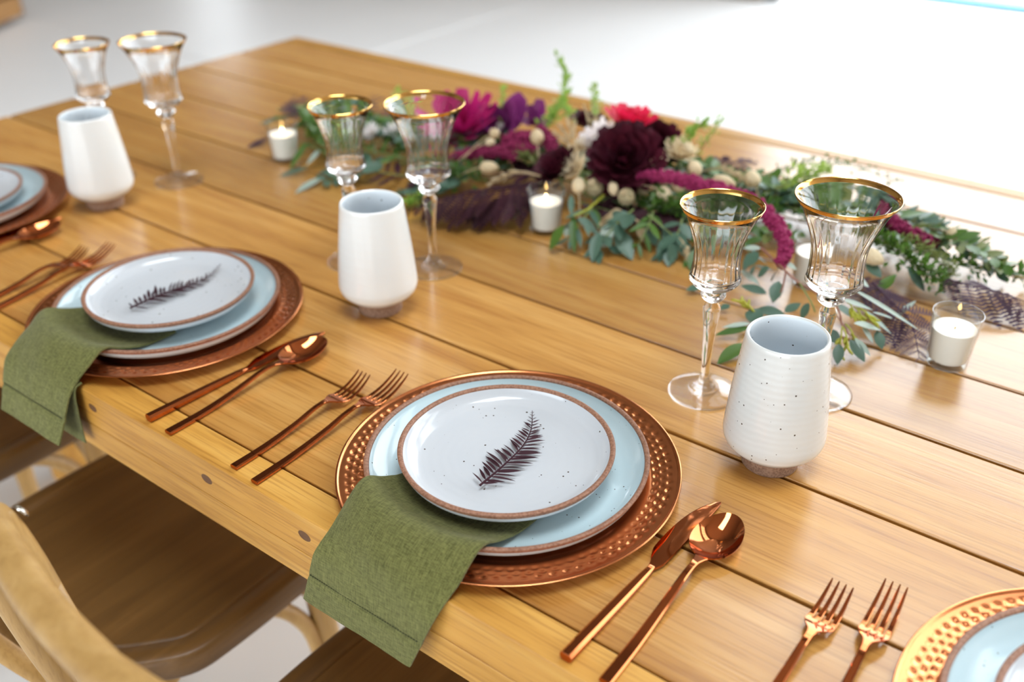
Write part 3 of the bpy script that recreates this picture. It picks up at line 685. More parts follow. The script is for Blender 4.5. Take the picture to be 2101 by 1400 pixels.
def sprig(name, label, cat, pts, mat='lime', size=.009, dens=46, spread=.016, group=None, twigs=5, stem='stem', flat=.6):
    """stem with fine side twigs; the tiny leaves are one part"""
    P = spath([V3(p) for p in pts], 5); o = P[0].copy(); t = thing(name, label, cat, o, 0, group); Q = [p-o for p in P]; L = polylen(Q)
    ob('stem', tube('stem', Q, [.0012*(1-.6*i/(len(Q)-1)) for i in range(len(Q))], 5), stem, t)
    v, f = [], []
    for k in range(dens):
        s = .08+.92*k/(dens-1); p, tg = along(Q, L, s)
        for q in range(twigs):
            d = (Vector((G.uniform(-1, 1), G.uniform(-1, 1), G.uniform(-.5, 1)))+tg*.8).normalized()
            b = p+d*G.uniform(0, spread*(1-.55*s)); b.z = max(b.z, T+.004-o.z)
            e = d.lerp(Vector((G.uniform(-1, 1), G.uniform(-1, 1), G.uniform(-.2, 1))), .4).normalized(); sz = size*G.uniform(.6, 1.15)
            sd = e.cross(Vector((G.uniform(-.5, .5), G.uniform(-.5, .5), 1))).normalized(); i0 = len(v); nn = sd.cross(e)
            v += [b, b+e*sz*.5+sd*sz*.28+nn*sz*.06, b+e*sz, b+e*sz*.5-sd*sz*.28+nn*sz*.06]; f.append((i0, i0+1, i0+2, i0+3))
    ob('foliage', mesh('foliage', v, f, True, 0), mat, t, kind='stuff')
    return t
def fern(name, label, cat, pts, mat='fernp', size=.045, n=13, group=None, droop=.3, asym=(1, 1), g_=.045):
    P = spath([V3(p) for p in pts], 6); o = P[0].copy(); t = thing(name, label, cat, o, 0, group); Q = [p-o for p in P]; L = polylen(Q)
    ob('midrib', tube('midrib', Q, [.0014*(1-.7*i/(len(Q)-1)) for i in range(len(Q))], 5), mat, t)
    for var in range(1):
        v, f = [], []
        for i in range(13):
            s = i/12; c = Vector((s, 0, -.12*s*s)); w_ = .20*(math.sin(PI*(.12+.86*s))**.8)
            for sg in (1, -1):
                a = c; b = c+Vector((w_*.35, sg*w_, .02)); i0 = len(v); g = Vector((g_, 0, 0))
                v += [a-g*.5, a+g*.9, b+g*.35, b-g*.3]; f.append((i0, i0+1, i0+2, i0+3) if sg < 0 else (i0, i0+3, i0+2, i0+1))
        i0 = len(v)
        v += [Vector((0, .012, 0)), Vector((0, -.012, 0)), Vector((1, -.003, -.12)), Vector((1, .003, -.12)), Vector((.5, -.008, -.028)), Vector((.5, .008, -.028))]
        f += [(i0, i0+1, i0+4, i0+5), (i0+5, i0+4, i0+2, i0+3)]
        pm = mesh('pinna', v, f, True, 0)
    for k in range(n):
        s = .06+.94*k/(n-1); p, tg = along(Q, L, s); sd = Vector((0, 0, 1)).cross(tg).normalized(); pf = max(.16, math.sin(PI*(.18+.80*s))**.9)
        for q, sg in enumerate((1, -1)):
            if not asym[q]: continue
            a = math.radians(62+G.uniform(-10, 10)-12*s); d = tg*math.cos(a)+sd*sg*math.sin(a)+Vector((0, 0, G.uniform(-.15, .15)-droop)); ln = size*pf*G.uniform(.85, 1.15)*asym[q]
            if o.z+p.z+d.z*ln < T+.004: d.z = (T+.005-o.z-p.z)/ln
            ob('pinna', pm, mat, t, mw=orient(p, d, Vector((G.uniform(-.3, .3), G.uniform(-.5, .1), 1)), ln))
    return t
def petal_mesh(name, L, W, cup=.25, point=.55, curl=0):
    v, f = [], []; n = 6
    for i in range(n+1):
        s = i/n; w_ = W*(math.sin(PI*min(1, s**.75*.93+.02))**point); z = cup*L*s*s-curl*L*s**4
        for u in (-1, -.5, 0, .5, 1): v.append((L*s, u*w_*.5, z+.30*cup*abs(u)**2*W))
    for i in range(n):
        for k in range(4): a = i*5+k; f.append((a, a+5, a+6, a+1))
    return mesh(name, v, f, True, 0)
def bloom(name, label, cat, c, R, mat, rings, axis=(0, 0, 1), group=None, petal=(.42, .25, .6), core=None, stem_to=None, corer=.18):
    """rings: list of (count, elevation deg, length factor, start radius factor)"""
    c = V3(c); ax = Vector(axis).normalized(); t = thing(name, label, cat, c, 0, group)
    x = ax.orthogonal().normalized(); y = ax.cross(x); pm = petal_mesh('petal', 1, petal[0], petal[1], petal[2])
    pm.materials.append(MT[mat]); ph = 0
    for n, el, lf, sr in rings:
        ph += PI/n*1.1
        for k in range(n):
            a = 2*PI*k/n+ph+G.uniform(-.06, .06); e = math.radians(el+G.uniform(-6, 6)); rd = x*math.cos(a)+y*math.sin(a)
            d = rd*math.cos(e)+ax*math.sin(e); ln = R*lf*G.uniform(.92, 1.08)
            ob('petal', pm, None, t, mw=orient(rd*R*sr+ax*R*.05*(el/45), d, ax*math.cos(e)-rd*math.sin(e), ln))
    if core:
        v, f = [], []
        me = bpy.data.meshes.new('flower_centre'); bm = bmesh.new(); bmesh.ops.create_icosphere(bm, subdivisions=3, radius=R*corer)
        for q in bm.verts: q.co *= 1+.12*mnoise.noise(q.co*900/ (R*30))
        bm.to_mesh(me); bm.free(); ob('flower_centre', me, core, t, mw=Matrix.Translation(ax*R*.12))
    if stem_to is not None: ob('stem', tube('stem', spath([ax*-.001, (V3(stem_to)-c)*.5+Vector((0, 0, -.006)), V3(stem_to)-c], 4), .0016, 6), 'stem', t)
    return t
def bunny(label, c, tip, r=.0095, mat='cream', st=None, group='bunny tail grasses in the garland'):
    """fuzzy oval head from c to tip with a thin stem"""
    c, tip = V3(c), V3(tip); d = tip-c; L = d.length; t = thing('bunny_tail_grass', label, 'dried grass', c, 0, group)
    bm = bmesh.new(); bmesh.ops.create_icosphere(bm, subdivisions=4, radius=1)
    for q in bm.verts:
        p = q.co.copy(); k = 1+.10*mnoise.noise(p*4+c*50)+.09*abs(mnoise.noise(p*11+c*90)); tp = 1-.18*p.x
        q.co = Vector((p.x*L*.5*k+L*.5, p.y*r*k*tp, p.z*r*k*tp))
    me = bpy.data.meshes.new('head'); bm.to_mesh(me); bm.free(); me.polygons.foreach_set('use_smooth', [True]*len(me.polygons))
    ob('head', me, mat, t, mw=orient((0, 0, 0), d, (0, 0, 1), 1))
    e = V3(st)-c if st else -d.normalized()*.05+Vector((0, 0, -min(.03, c.z-T-.006)))
    ob('stem', tube('stem', spath([Vector((0, 0, 0))+d*.05, e*.5+Vector((0, 0, .004)), e], 4), .0009, 5), 'tan', t)
    return t
def amaranth(label, pts, r=.010, group='amaranthus tassels', mat='amar'):
    P = spath([V3(p) for p in pts], 8); o = P[0].copy(); t = thing('amaranthus', label, 'flower', o, 0, group); Q = [p-o for p in P]; n = len(Q); L = polylen(Q)
    v, f = [], []; seg = 14; nn = 90; nrm = Vector((0, 0, 1))
    for i in range(nn):
        s = i/(nn-1); p, tg = along(Q, L, s); nrm = (nrm-tg*nrm.dot(tg)).normalized(); sd = tg.cross(nrm)
        rr = r*(math.sin(PI*min(.97, .10+.80*s))**.45)
        for k in range(seg):
            a = 2*PI*k/seg; w3 = (p+o)*260+Vector((math.cos(a), math.sin(a), 0))*2.2
            q = .8*rr*(1+.34*mnoise.noise(w3)+.25*mnoise.noise(w3*2.3)); v.append(p+(sd*math.cos(a)+nrm*math.sin(a))*q)
    for i in range(nn-1):
        for k in range(seg): j = (k+1) % seg; f.append((i*seg+k, i*seg+j, (i+1)*seg+j, (i+1)*seg+k))
    f.append(tuple(range(seg))[::-1]); f.append(tuple((nn-1)*seg+k for k in range(seg)))
    bs = bmesh.new(); bmesh.ops.create_icosphere(bs, subdivisions=1, radius=1); bv = [q.co.copy() for q in bs.verts]; bf = [[x.index for x in q.verts] for q in bs.faces]; bs.free()
    for k in range(int(L[-1]/.0006)):
        s = G.random(); p, tg = along(Q, L, s); rr = r*(math.sin(PI*min(.97, .10+.80*s))**.45); a = G.uniform(0, 2*PI); n1 = (Vector((0, 0, 1))-tg*tg.z).normalized(); sd = tg.cross(n1)
        cpt = p+(sd*math.cos(a)+n1*math.sin(a))*rr*G.uniform(.85, 1.08); i0 = len(v); q_ = G.uniform(.0018, .0040)
        v += [cpt+x*q_ for x in bv]; f += [tuple(i0+i for i in x) for x in bf]
    ob('tassel', mesh('tassel', v, f, True, 0), mat, t)
    ob('stem', tube('stem', [Q[0]-(Q[1]-Q[0]).normalized()*.02, Q[0], Q[2]], .0013, 6), 'stemr', t)
    return t
def pod(label, c, r, st):
    c = V3(c); t = thing('seed_pod', label, 'seed pod', c, 0, 'round dried seed pods')
    bm = bmesh.new(); bmesh.ops.create_icosphere(bm, subdivisions=2, radius=r)
    bmesh.ops.inset_individual(bm, faces=bm.faces[:], thickness=r*.035, depth=-r*.10)
    me = bpy.data.meshes.new('head'); bm.to_mesh(me); bm.free(); ob('head', me, 'pod', t)
    e = V3(st)-c; ob('stem', tube('stem', spath([Vector((0, 0, -r*.8)), e*.5, e], 4), .0011, 5), 'stem', t)
    cr = lathe('crown', [(r*.12, r*1.0), (r*.34, r*1.06), (r*.38, r*.98), (r*.2, r*.92)], 10); ob('crown', cr, 'tan', t, mw=Matrix.Rotation(.7, 4, 'X'))
    return t
def grass(label, base, tips, group='dried tan grass plumes'):
    o = V3(base); t = thing('dried_grass', label, 'dried grass', o, 0, group)
    for tp in tips:
        q = V3(tp)-o; P = spath([Vector((0, 0, 0)), q*.5+Vector((0, 0, .010)), q], 6); L = polylen(P)
        v, f = [], []; tube('x', P, [.0009]*len(P), 5, v=v, f=f)
        for k in range(26):
            s = .45+.55*k/25; p, tg = along(P, L, s); d = (tg+Vector((G.uniform(-1, 1), G.uniform(-1, 1), G.uniform(-1, 1)))*.55).normalized(); sd = d.orthogonal().normalized()*.0016; i0 = len(v); ln = G.uniform(.007, .013)
            v += [p-sd*.4, p+d*ln*.5-sd, p+d*ln, p+d*ln*.5+sd]; f.append((i0, i0+1, i0+2, i0+3))
        ob('plume', mesh('plume', v, f, True, 0), 'tan', t)
    return t
def buds(par, o, pts):
    v, f = [], []
    for a, b in pts:
        a, b = V3(a)-o, V3(b)-o; tube('x', spath([a, (a+b)/2+Vector((0, 0, .004)), b], 3), .0010, 5, v=v, f=f)
        for k in range(7):
            d = ((b-a).normalized()+Vector((G.uniform(-1, 1), G.uniform(-1, 1), G.uniform(-.6, .8)))*.6).normalized(); p = a.lerp(b, .45+.55*k/6); ln = G.uniform(.008, .013)
            tube('x', [p, p+d*ln*.45, p+d*ln*.8, p+d*ln], [.0007, .0016, .0014, .0003], 5, v=v, f=f)
    ob('buds', mesh('buds', v, f, True, 0), 'bud', par)
GE = 'eucalyptus branches in the garland'
# ---- eucalyptus, right half (seen sharply)
o_ = V3((-0.4582, 1.1115, 0.8100))
t = branch('eucalyptus_branch', 'eucalyptus branch with reddish stem and dark oval leaves behind the speckled cup', 'eucalyptus',
  [(-0.4582, 1.1115, 0.8100), (-0.4152, 1.0831, 0.8050), (-0.3879, 1.0694, 0.8000), (-0.3618, 1.0642, 0.7950), (-0.3258, 1.0376, 0.7900), (-0.2956, 1.0075, 0.7850)], n=0, group=GE, stem='stemr', r=.0019, explicit=[
  ((-0.4576, 1.1102, 0.8100), (-0.4781, 1.1006, 0.8100), 'oval', 'eucp', .011), ((-0.4305, 1.0768, 0.8050), (-0.4436, 1.0722, 0.7900), 'oval', 'euc', .016), ((-0.4555, 1.0975, 0.8100), (-0.4663, 1.0788, 0.7950), 'broad', 'euc', .020),
  ((-0.4198, 1.0847, 0.8050), (-0.4336, 1.0902, 0.7800), 'broad', 'euc', .019), ((-0.4213, 1.1022, 0.8050), (-0.4030, 1.1009, 0.8000), 'narrow', 'eucp', .008), ((-0.4748, 1.0940, 0.7800), (-0.4426, 1.0839, 0.7750), 'narrow', 'eucp', .010),
  ((-0.4607, 1.1240, 0.8100), (-0.4628, 1.1534, 0.8200), 'oval', 'olive', .014), ((-0.4702, 1.1411, 0.8100), (-0.4818, 1.1123, 0.8100), 'oval', 'green', .014), ((-0.4201, 1.0546, 0.7800), (-0.4543, 1.0516, 0.7850), 'oval', 'euc', .016),
  ((-0.4153, 1.0764, 0.7900), (-0.4106, 1.0531, 0.7720), 'oval', 'euc', .017), ((-0.4178, 1.0232, 0.7720), (-0.3854, 1.0351, 0.7740), 'oval', 'euc', .018), ((-0.3863, 1.0344, 0.7740), (-0.3749, 1.0521, 0.7840), 'oval', 'euc', .014),
  ((-0.4111, 0.9938, 0.7700), (-0.4146, 1.0198, 0.7800), 'broad', 'euc', .022), ((-0.3621, 1.0449, 0.7900), (-0.3672, 1.0364, 0.7700), 'oval', 'euc', .012), ((-0.4519, 1.0196, 0.7700), (-0.4574, 1.0061, 0.7680), 'oval', 'euc', .011), ((-0.5024, 1.0419, 0.7700), (-0.5168, 1.0262, 0.7680), 'oval', 'euc', .013)])
ob('twig', tube('twig', spath([V3((-0.4078, 1.0753, 0.8050))-o_, V3((-0.4065, 1.0699, 0.7900))-o_, V3((-0.4072, 1.0645, 0.7750))-o_], 4), .0013, 6), 'stemr', t)
ob('twig', tube('twig', spath([V3((-0.3864, 1.0689, 0.8000))-o_, V3((-0.3612, 1.0486, 0.7900))-o_, V3((-0.3539, 1.0464, 0.7800))-o_], 4), .0010, 6), 'stem', t)
buds(t, o_, [((-0.4155, 1.0122, 0.7750), (-0.4392, 1.0171, 0.7800)), ((-0.4169, 1.0112, 0.7750), (-0.4255, 1.0073, 0.7820))])
o_ = V3((-0.3418, 1.0471, 0.8100))
t = branch('eucalyptus_branch', 'eucalyptus branch with yellow buds and long pale leaves, right of the speckled cup', 'eucalyptus', [(-0.3418, 1.0471, 0.8100), (-0.3193, 1.0275, 0.8000), (-0.3098, 1.0167, 0.7900), (-0.2956, 1.0075, 0.7850)], n=0, group=GE, stem='stemr', r=.0017, explicit=[
  ((-0.3018, 0.9919, 0.7800), (-0.2940, 0.9724, 0.7660), 'oval', 'euc', .013), ((-0.2957, 1.0084, 0.7800), (-0.2708, 0.9971, 0.7660), 'oval', 'euc', .014), ((-0.2919, 1.0111, 0.7820), (-0.2692, 1.0099, 0.7680), 'narrow', 'eucp', .009),
  ((-0.2894, 1.0248, 0.7900), (-0.2739, 1.0330, 0.7720), 'oval', 'eucp', .011), ((-0.2982, 1.0200, 0.7950), (-0.2730, 1.0475, 0.7850), 'oval', 'eucp', .013), ((-0.2784, 1.0459, 0.7800), (-0.2648, 1.0345, 0.7660), 'oval', 'euc', .013),
  ((-0.3172, 1.0524, 0.8200), (-0.2374, 1.0816, 0.7800), 'blade', 'eucp', .0075), ((-0.3225, 1.0404, 0.8100), (-0.2902, 1.0575, 0.8000), 'blade', 'eucp', .0085), ((-0.2967, 1.0470, 0.8000), (-0.2637, 1.0603, 0.7750), 'blade', 'eucp', .008), ((-0.2907, 1.0581, 0.7950), (-0.2679, 1.0876, 0.7800), 'blade', 'eucp', .006),
  ((-0.3272, 1.1011, 0.8100), (-0.3141, 1.1108, 0.8000), 'oval', 'eucp', .013), ((-0.3341, 1.0565, 0.7900), (-0.3100, 1.0749, 0.7750), 'oval', 'euc', .017), ((-0.3311, 1.0283, 0.7720), (-0.3102, 1.0186, 0.7660), 'broad', 'euc', .018), ((-0.2746, 1.1010, 0.7750), (-0.2624, 1.1287, 0.7900), 'blade', 'eucp', .008)])
buds(t, o_, [((-0.3090, 1.0145, 0.7900), (-0.2993, 0.9889, 0.7720)), ((-0.3072, 1.0130, 0.7900), (-0.2923, 0.9959, 0.7750)), ((-0.3080, 1.0222, 0.7900), (-0.2875, 1.0100, 0.7750)), ((-0.3101, 1.0487, 0.8000), (-0.2973, 1.0442, 0.7900)), ((-0.3056, 1.0491, 0.8000), (-0.2853, 1.0459, 0.7900)), ((-0.3181, 1.0461, 0.8050), (-0.3062, 1.0409, 0.7950))])
branch('eucalyptus_branch', 'two glossy green eucalyptus leaves poking out left of the speckled cup', 'eucalyptus', [(-0.3855, 1.0048, 0.7750), (-0.3923, 0.9804, 0.7720), (-0.3964, 0.9509, 0.7700)], n=0, group=GE, r=.0013, explicit=[
  ((-0.4039, 0.9783, 0.7730), (-0.4334, 0.9459, 0.7700), 'narrow', 'green', .013), ((-0.4059, 0.9818, 0.7760), (-0.4323, 0.9616, 0.7730), 'narrow', 'eucp', .008), ((-0.3939, 0.9459, 0.7700), (-0.4049, 0.8981, 0.7660), 'oval', 'green', .019)])
branch('eucalyptus_branch', 'broad green eucalyptus leaves at the back right of the garland', 'eucalyptus', [(-0.3504, 1.2218, 0.7900), (-0.3367, 1.2478, 0.8050), (-0.3236, 1.2666, 0.8100), (-0.2986, 1.2702, 0.8000)], n=0, group=GE, explicit=[
  ((-0.3433, 1.2827, 0.8200), (-0.3191, 1.3241, 0.8250), 'oval', 'green', .014), ((-0.3246, 1.2696, 0.8100), (-0.2773, 1.2911, 0.8050), 'oval', 'green', .019), ((-0.2987, 1.2925, 0.7900), (-0.2640, 1.2850, 0.7800), 'oval', 'euc', .014), ((-0.2941, 1.1856, 0.8000), (-0.2665, 1.1901, 0.7750), 'oval', 'euc', .019),
  ((-0.3334, 1.2441, 0.8150), (-0.2977, 1.2215, 0.8100), 'blade', 'eucp', .010), ((-0.3417, 1.1712, 0.8000), (-0.3165, 1.1636, 0.7900), 'oval', 'euc', .017), ((-0.3118, 1.1388, 0.7800), (-0.3012, 1.1638, 0.8000), 'oval', 'green', .015)])
# ---- eucalyptus, centre front
branch('eucalyptus_branch', 'eucalyptus leaves spilling forward right of the middle candle', 'eucalyptus', [(-0.7169, 1.1414, 0.8100), (-0.7075, 1.0832, 0.8100), (-0.7170, 1.0613, 0.8050)], n=0, group=GE, stem='bud', r=.0022, explicit=[
  ((-0.7153, 1.0378, 0.8000), (-0.7278, 1.0177, 0.7680), 'oval', 'green', .020), ((-0.7199, 1.0655, 0.8050), (-0.6941, 1.0328, 0.7680), 'narrow', 'green', .013), ((-0.7420, 1.0935, 0.8200), (-0.7225, 1.0656, 0.8050), 'narrow', 'euc', .009), ((-0.7082, 1.0616, 0.8050), (-0.6788, 1.0732, 0.7850), 'oval', 'euc', .018),
  ((-0.6767, 1.0672, 0.7900), (-0.6617, 1.0277, 0.7660), 'oval', 'euc', .018), ((-0.6725, 1.0888, 0.7950), (-0.6675, 1.0629, 0.7720), 'broad', 'eucp', .021), ((-0.6624, 1.0896, 0.7900), (-0.6209, 1.0668, 0.7660), 'oval', 'euc', .025), ((-0.7085, 1.1010, 0.8050), (-0.6833, 1.0784, 0.7900), 'narrow', 'green', .012),
  ((-0.7188, 1.0525, 0.7900), (-0.7173, 1.0447, 0.7800), 'oval', 'eucp', .010), ((-0.6630, 1.0733, 0.7700), (-0.6413, 1.0707, 0.7660), 'oval', 'euc', .014)])
branch('eucalyptus_branch', 'dark eucalyptus leaves left of the small right-hand glass', 'eucalyptus', [(-0.6302, 1.1185, 0.8100), (-0.5974, 1.1097, 0.8000), (-0.5755, 1.1207, 0.7800)], n=0, group=GE, explicit=[
  ((-0.6293, 1.1161, 0.7950), (-0.6098, 1.1108, 0.7720), 'oval', 'euc', .021), ((-0.5918, 1.1212, 0.7900), (-0.5914, 1.0828, 0.7660), 'broad', 'euc', .024), ((-0.5760, 1.1132, 0.7900), (-0.5566, 1.1088, 0.7680), 'oval', 'euc', .02), ((-0.6054, 1.1175, 0.7950), (-0.5744, 1.1094, 0.7700), 'oval', 'euc', .02), ((-0.5551, 1.1210, 0.8000), (-0.5256, 1.1263, 0.7700), 'oval', 'euc', .02), ((-0.5366, 1.1404, 0.8050), (-0.5131, 1.1400, 0.7900), 'broad', 'euc', .02)])
# ---- eucalyptus, left end
branch('eucalyptus_branch', 'blurred eucalyptus branch at the left tip of the garland', 'eucalyptus', [(-1.1670, 1.0519, 0.7900), (-1.2267, 1.0649, 0.7900), (-1.3187, 1.0921, 0.7800), (-1.3917, 1.0989, 0.7720)], n=0, group=GE, explicit=[
  ((-1.2279, 1.0345, 0.7700), (-1.2536, 0.9909, 0.7660), 'narrow', 'euc', .014), ((-1.1775, 1.0200, 0.7700), (-1.1806, 0.9592, 0.7650), 'narrow', 'eucp', .017), ((-1.2776, 1.0810, 0.7900), (-1.2599, 1.0179, 0.7680), 'narrow', 'green', .014), ((-1.2365, 1.0751, 0.7900), (-1.2444, 1.0420, 0.7700), 'narrow', 'eucp', .013),
  ((-1.3953, 1.0938, 0.7700), (-1.4075, 1.0497, 0.7640), 'narrow', 'fernp', .016), ((-1.4159, 1.1344, 0.7900), (-1.4504, 1.1164, 0.7800), 'narrow', 'euc', .016), ((-1.3378, 1.1478, 0.8050), (-1.3572, 1.1170, 0.7900), 'oval', 'green', .022), ((-1.1714, 1.0431, 0.7750), (-1.2123, 1.0368, 0.7660), 'oval', 'euc', .02)])
branch('eucalyptus_branch', 'dark eucalyptus leaves behind the small middle glass', 'eucalyptus', [(-1.1023, 1.0984, 0.7900), (-1.1306, 1.0699, 0.7800), (-1.1590, 1.0413, 0.7700), (-1.1674, 1.0163, 0.7660)], 'oval', 'euc', .045, 6, GE)
branch('eucalyptus_branch', 'eucalyptus leaves under the large middle glass', 'eucalyptus', [(-0.9453, 1.1076, 0.7900), (-0.9799, 1.1010, 0.7800), (-0.9998, 1.0770, 0.7750), (-1.0293, 1.0523, 0.7680)], 'oval', 'euc', .045, 6, GE)
k_ = 0
for lab, pts in (('hanging forward below the seed pods', [(-0.6553, 1.1211, 0.8100), (-0.6612, 1.0933, 0.8000), (-0.6701, 1.0712, 0.7800), (-0.6706, 1.0543, 0.7700)]), ('hanging forward under the star-shaped flower', [(-0.6290, 1.1297, 0.8100), (-0.6202, 1.1030, 0.8000), (-0.6238, 1.0854, 0.7800)]),
                 ('dropping toward the table left of the small right-hand glass', [(-0.5842, 1.1316, 0.8100), (-0.5813, 1.1153, 0.7950), (-0.5850, 1.0982, 0.7750)]), ('close against the right side of the middle candle', [(-0.7067, 1.0943, 0.8100), (-0.7049, 1.0677, 0.8000), (-0.7100, 1.0460, 0.7800)]),
                 ('just behind the small right-hand glass bowl', [(-0.5371, 1.1265, 0.8100), (-0.5447, 1.1170, 0.7900), (-0.5539, 1.1099, 0.7720)]), ('between the two right-hand glasses', [(-0.5208, 1.1519, 0.8050), (-0.4897, 1.1347, 0.7950), (-0.4668, 1.1173, 0.7800)])):
    branch('eucalyptus_branch', 'dark eucalyptus branch '+lab, 'eucalyptus', pts, ('oval', 'narrow')[k_ % 2], ('euc', 'green', 'euc')[k_ % 3], .040, 4, GE, lift=-.05, ang=42); k_ += 1
GL = 'leafy branches in the left half of the garland'
branch('leafy_branch', 'green leafy branch running left under the small middle glass bowl', 'foliage', [(-1.0614, 1.1468, 0.7800), (-1.1210, 1.1181, 0.7900), (-1.2038, 1.1102, 0.7900), (-1.2906, 1.1061, 0.7800)], 'narrow', 'green', .055, 9, GL, lift=.1)
branch('leafy_branch', 'green leafy branch behind the rims of the middle glasses', 'foliage', [(-1.1344, 1.2047, 0.7900), (-1.2160, 1.1946, 0.8000), (-1.3067, 1.1886, 0.8000), (-1.3905, 1.1798, 0.7900)], 'oval', 'green', .045, 10, GL, lift=.1)
branch('leafy_branch', 'olive leafy branch below the magenta bracts', 'foliage', [(-0.8964, 1.1936, 0.7900), (-0.9531, 1.1657, 0.7900), (-1.0107, 1.1375, 0.7900), (-1.0885, 1.1410, 0.7800)], 'narrow', 'olive', .05, 10, GL, lift=.1)
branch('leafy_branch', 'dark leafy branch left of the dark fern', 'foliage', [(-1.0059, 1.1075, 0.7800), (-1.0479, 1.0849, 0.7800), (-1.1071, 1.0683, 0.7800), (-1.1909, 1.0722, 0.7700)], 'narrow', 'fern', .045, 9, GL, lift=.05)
branch('leafy_branch', 'green leafy branch under the largest dahlia', 'foliage', [(-0.7941, 1.1803, 0.7900), (-0.7316, 1.1786, 0.7900), (-0.6708, 1.1889, 0.7900), (-0.6156, 1.1924, 0.7800)], 'oval', 'green', .04, 10, GL, lift=.1)
branch('leafy_branch', 'leafy filler branch coloured dark burgundy as the shade under the dahlia', 'foliage', [(-0.7661, 1.1652, 0.7900), (-0.7053, 1.1639, 0.7900), (-0.6583, 1.1827, 0.7800), (-0.6036, 1.1867, 0.7700)], 'narrow', 'dahlia', .045, 10, GL, lift=.05)  # burgundy filler leaves stand in for the deep shadow below the blooms
branch('leafy_branch', 'green leafy branch behind the small right-hand bowl', 'foliage', [(-0.6107, 1.2106, 0.7900), (-0.5553, 1.2083, 0.7900), (-0.5057, 1.2136, 0.7900), (-0.4656, 1.2398, 0.7800)], 'oval', 'green', .042, 10, GL, lift=.1)
branch('leafy_branch', 'leafy filler branch coloured dark as the shade under the burgundy clump', 'foliage', [(-0.8160, 1.2194, 0.7800), (-0.8569, 1.1914, 0.7900), (-0.9089, 1.1846, 0.7900), (-0.9792, 1.1978, 0.7800)], 'oval', 'fern', .05, 10, GL, lift=.05)  # dark leaf colour put in where shadow fills the garland core
branch('leafy_branch', 'green leafy branch between the orchid and the tan grass', 'foliage', [(-0.8434, 1.2520, 0.8000), (-0.8807, 1.2243, 0.8100), (-0.9227, 1.2159, 0.8100), (-0.9786, 1.2234, 0.8000)], 'oval', 'olive', .04, 10, GL, lift=.05)
branch('leafy_branch', 'leafy filler branch coloured nearly black as the shade behind the front eucalyptus leaves', 'foliage', [(-0.7564, 1.1380, 0.7900), (-0.6968, 1.1373, 0.7900), (-0.6384, 1.1479, 0.7900), (-0.5746, 1.1604, 0.7800)], 'oval', 'fern', .05, 12, GL, lift=.05)  # near-black leaf colour carries the shade of the core behind the front leaves
# ---- bright green sprigs
GS = 'fine green sprigs in the garland'
sprig('green_sprig', 'tall bright green sprig standing above the garland', 'foliage', [(-0.8577, 1.2575, 0.8500), (-0.8923, 1.2901, 0.8800), (-0.9117, 1.3200, 0.9050), (-0.9380, 1.3377, 0.9300)], 'lime', .011, 34, .014, GS, 4)
sprig('green_sprig', 'short green sprig upright beside the tall one', 'foliage', [(-0.8254, 1.2807, 0.8500), (-0.8402, 1.3004, 0.8750), (-0.8717, 1.3444, 0.8900)], 'lime', .010, 18, .009, GS, 4)
sprig('green_sprig', 'green sprig at the foot of the tall sprig', 'foliage', [(-0.9120, 1.2674, 0.8300), (-0.9141, 1.2972, 0.8500), (-0.9177, 1.3187, 0.8600)], 'lime', .012, 24, .02, GS, 5)
sprig('green_sprig', 'bright green tuft right of the dark dahlia', 'foliage', [(-0.6991, 1.2905, 0.8200), (-0.6813, 1.3067, 0.8500), (-0.6712, 1.3380, 0.8700)], 'lime', .013, 24, .022, GS, 4)
sprig('green_sprig', 'pale airy sprig at the back behind the cream tails', 'foliage', [(-0.6812, 1.3360, 0.8100), (-0.6671, 1.3515, 0.8400), (-0.6537, 1.3645, 0.8700)], 'lime', .008, 22, .02, GS, 3)
sprig('green_sprig', 'lime green sprig left of the large right-hand glass', 'foliage', [(-0.5228, 1.3116, 0.8000), (-0.5088, 1.3417, 0.8200), (-0.4878, 1.3806, 0.8200)], 'lime', .013, 26, .022, GS, 5)
sprig('green_sprig', 'thin green sprig arching behind the large right-hand glass', 'foliage', [(-0.5706, 1.3472, 0.8000), (-0.5272, 1.4015, 0.8200), (-0.4787, 1.4561, 0.8100), (-0.4114, 1.4882, 0.7900)], 'green', .010, 36, .014, GS, 3)
sprig('green_sprig', 'dense green sprig at the right behind the large glass', 'foliage', [(-0.3712, 1.2550, 0.8000), (-0.3264, 1.2188, 0.8050), (-0.2876, 1.1988, 0.8000), (-0.2483, 1.2014, 0.7800)], 'green', .012, 60, .028, GS, 8)
sprig('green_sprig', 'pale tiny-flowered green sprig at the right', 'foliage', [(-0.3286, 1.2222, 0.8100), (-0.2866, 1.2301, 0.8050), (-0.2514, 1.2245, 0.7900)], 'olive', .009, 44, .022, GS, 7)
sprig('green_sprig', 'green sprig trailing out to the right edge of the photo', 'foliage', [(-0.2744, 1.2594, 0.7900), (-0.2379, 1.2636, 0.7850), (-0.2067, 1.2850, 0.7800), (-0.1624, 1.3008, 0.7750)], 'green', .013, 48, .016, GS, 4)
sprig('green_sprig', 'yellow green sprig right of the left candle', 'foliage', [(-1.1973, 1.1490, 0.7800), (-1.2507, 1.1214, 0.7900), (-1.3055, 1.1149, 0.7850)], 'lime', .014, 26, .028, GS, 6)
sprig('green_sprig', 'green sprig between the two middle glasses', 'foliage', [(-1.0820, 1.1458, 0.7800), (-1.1668, 1.1664, 0.7900), (-1.2745, 1.2115, 0.8000)], 'green', .014, 36, .03, GS, 6)
sprig('green_sprig', 'light green sprig behind the large middle glass', 'foliage', [(-1.0965, 1.1872, 0.7900), (-1.1785, 1.2426, 0.8100), (-1.2782, 1.3064, 0.8200)], 'lime', .013, 26, .022, GS, 5)
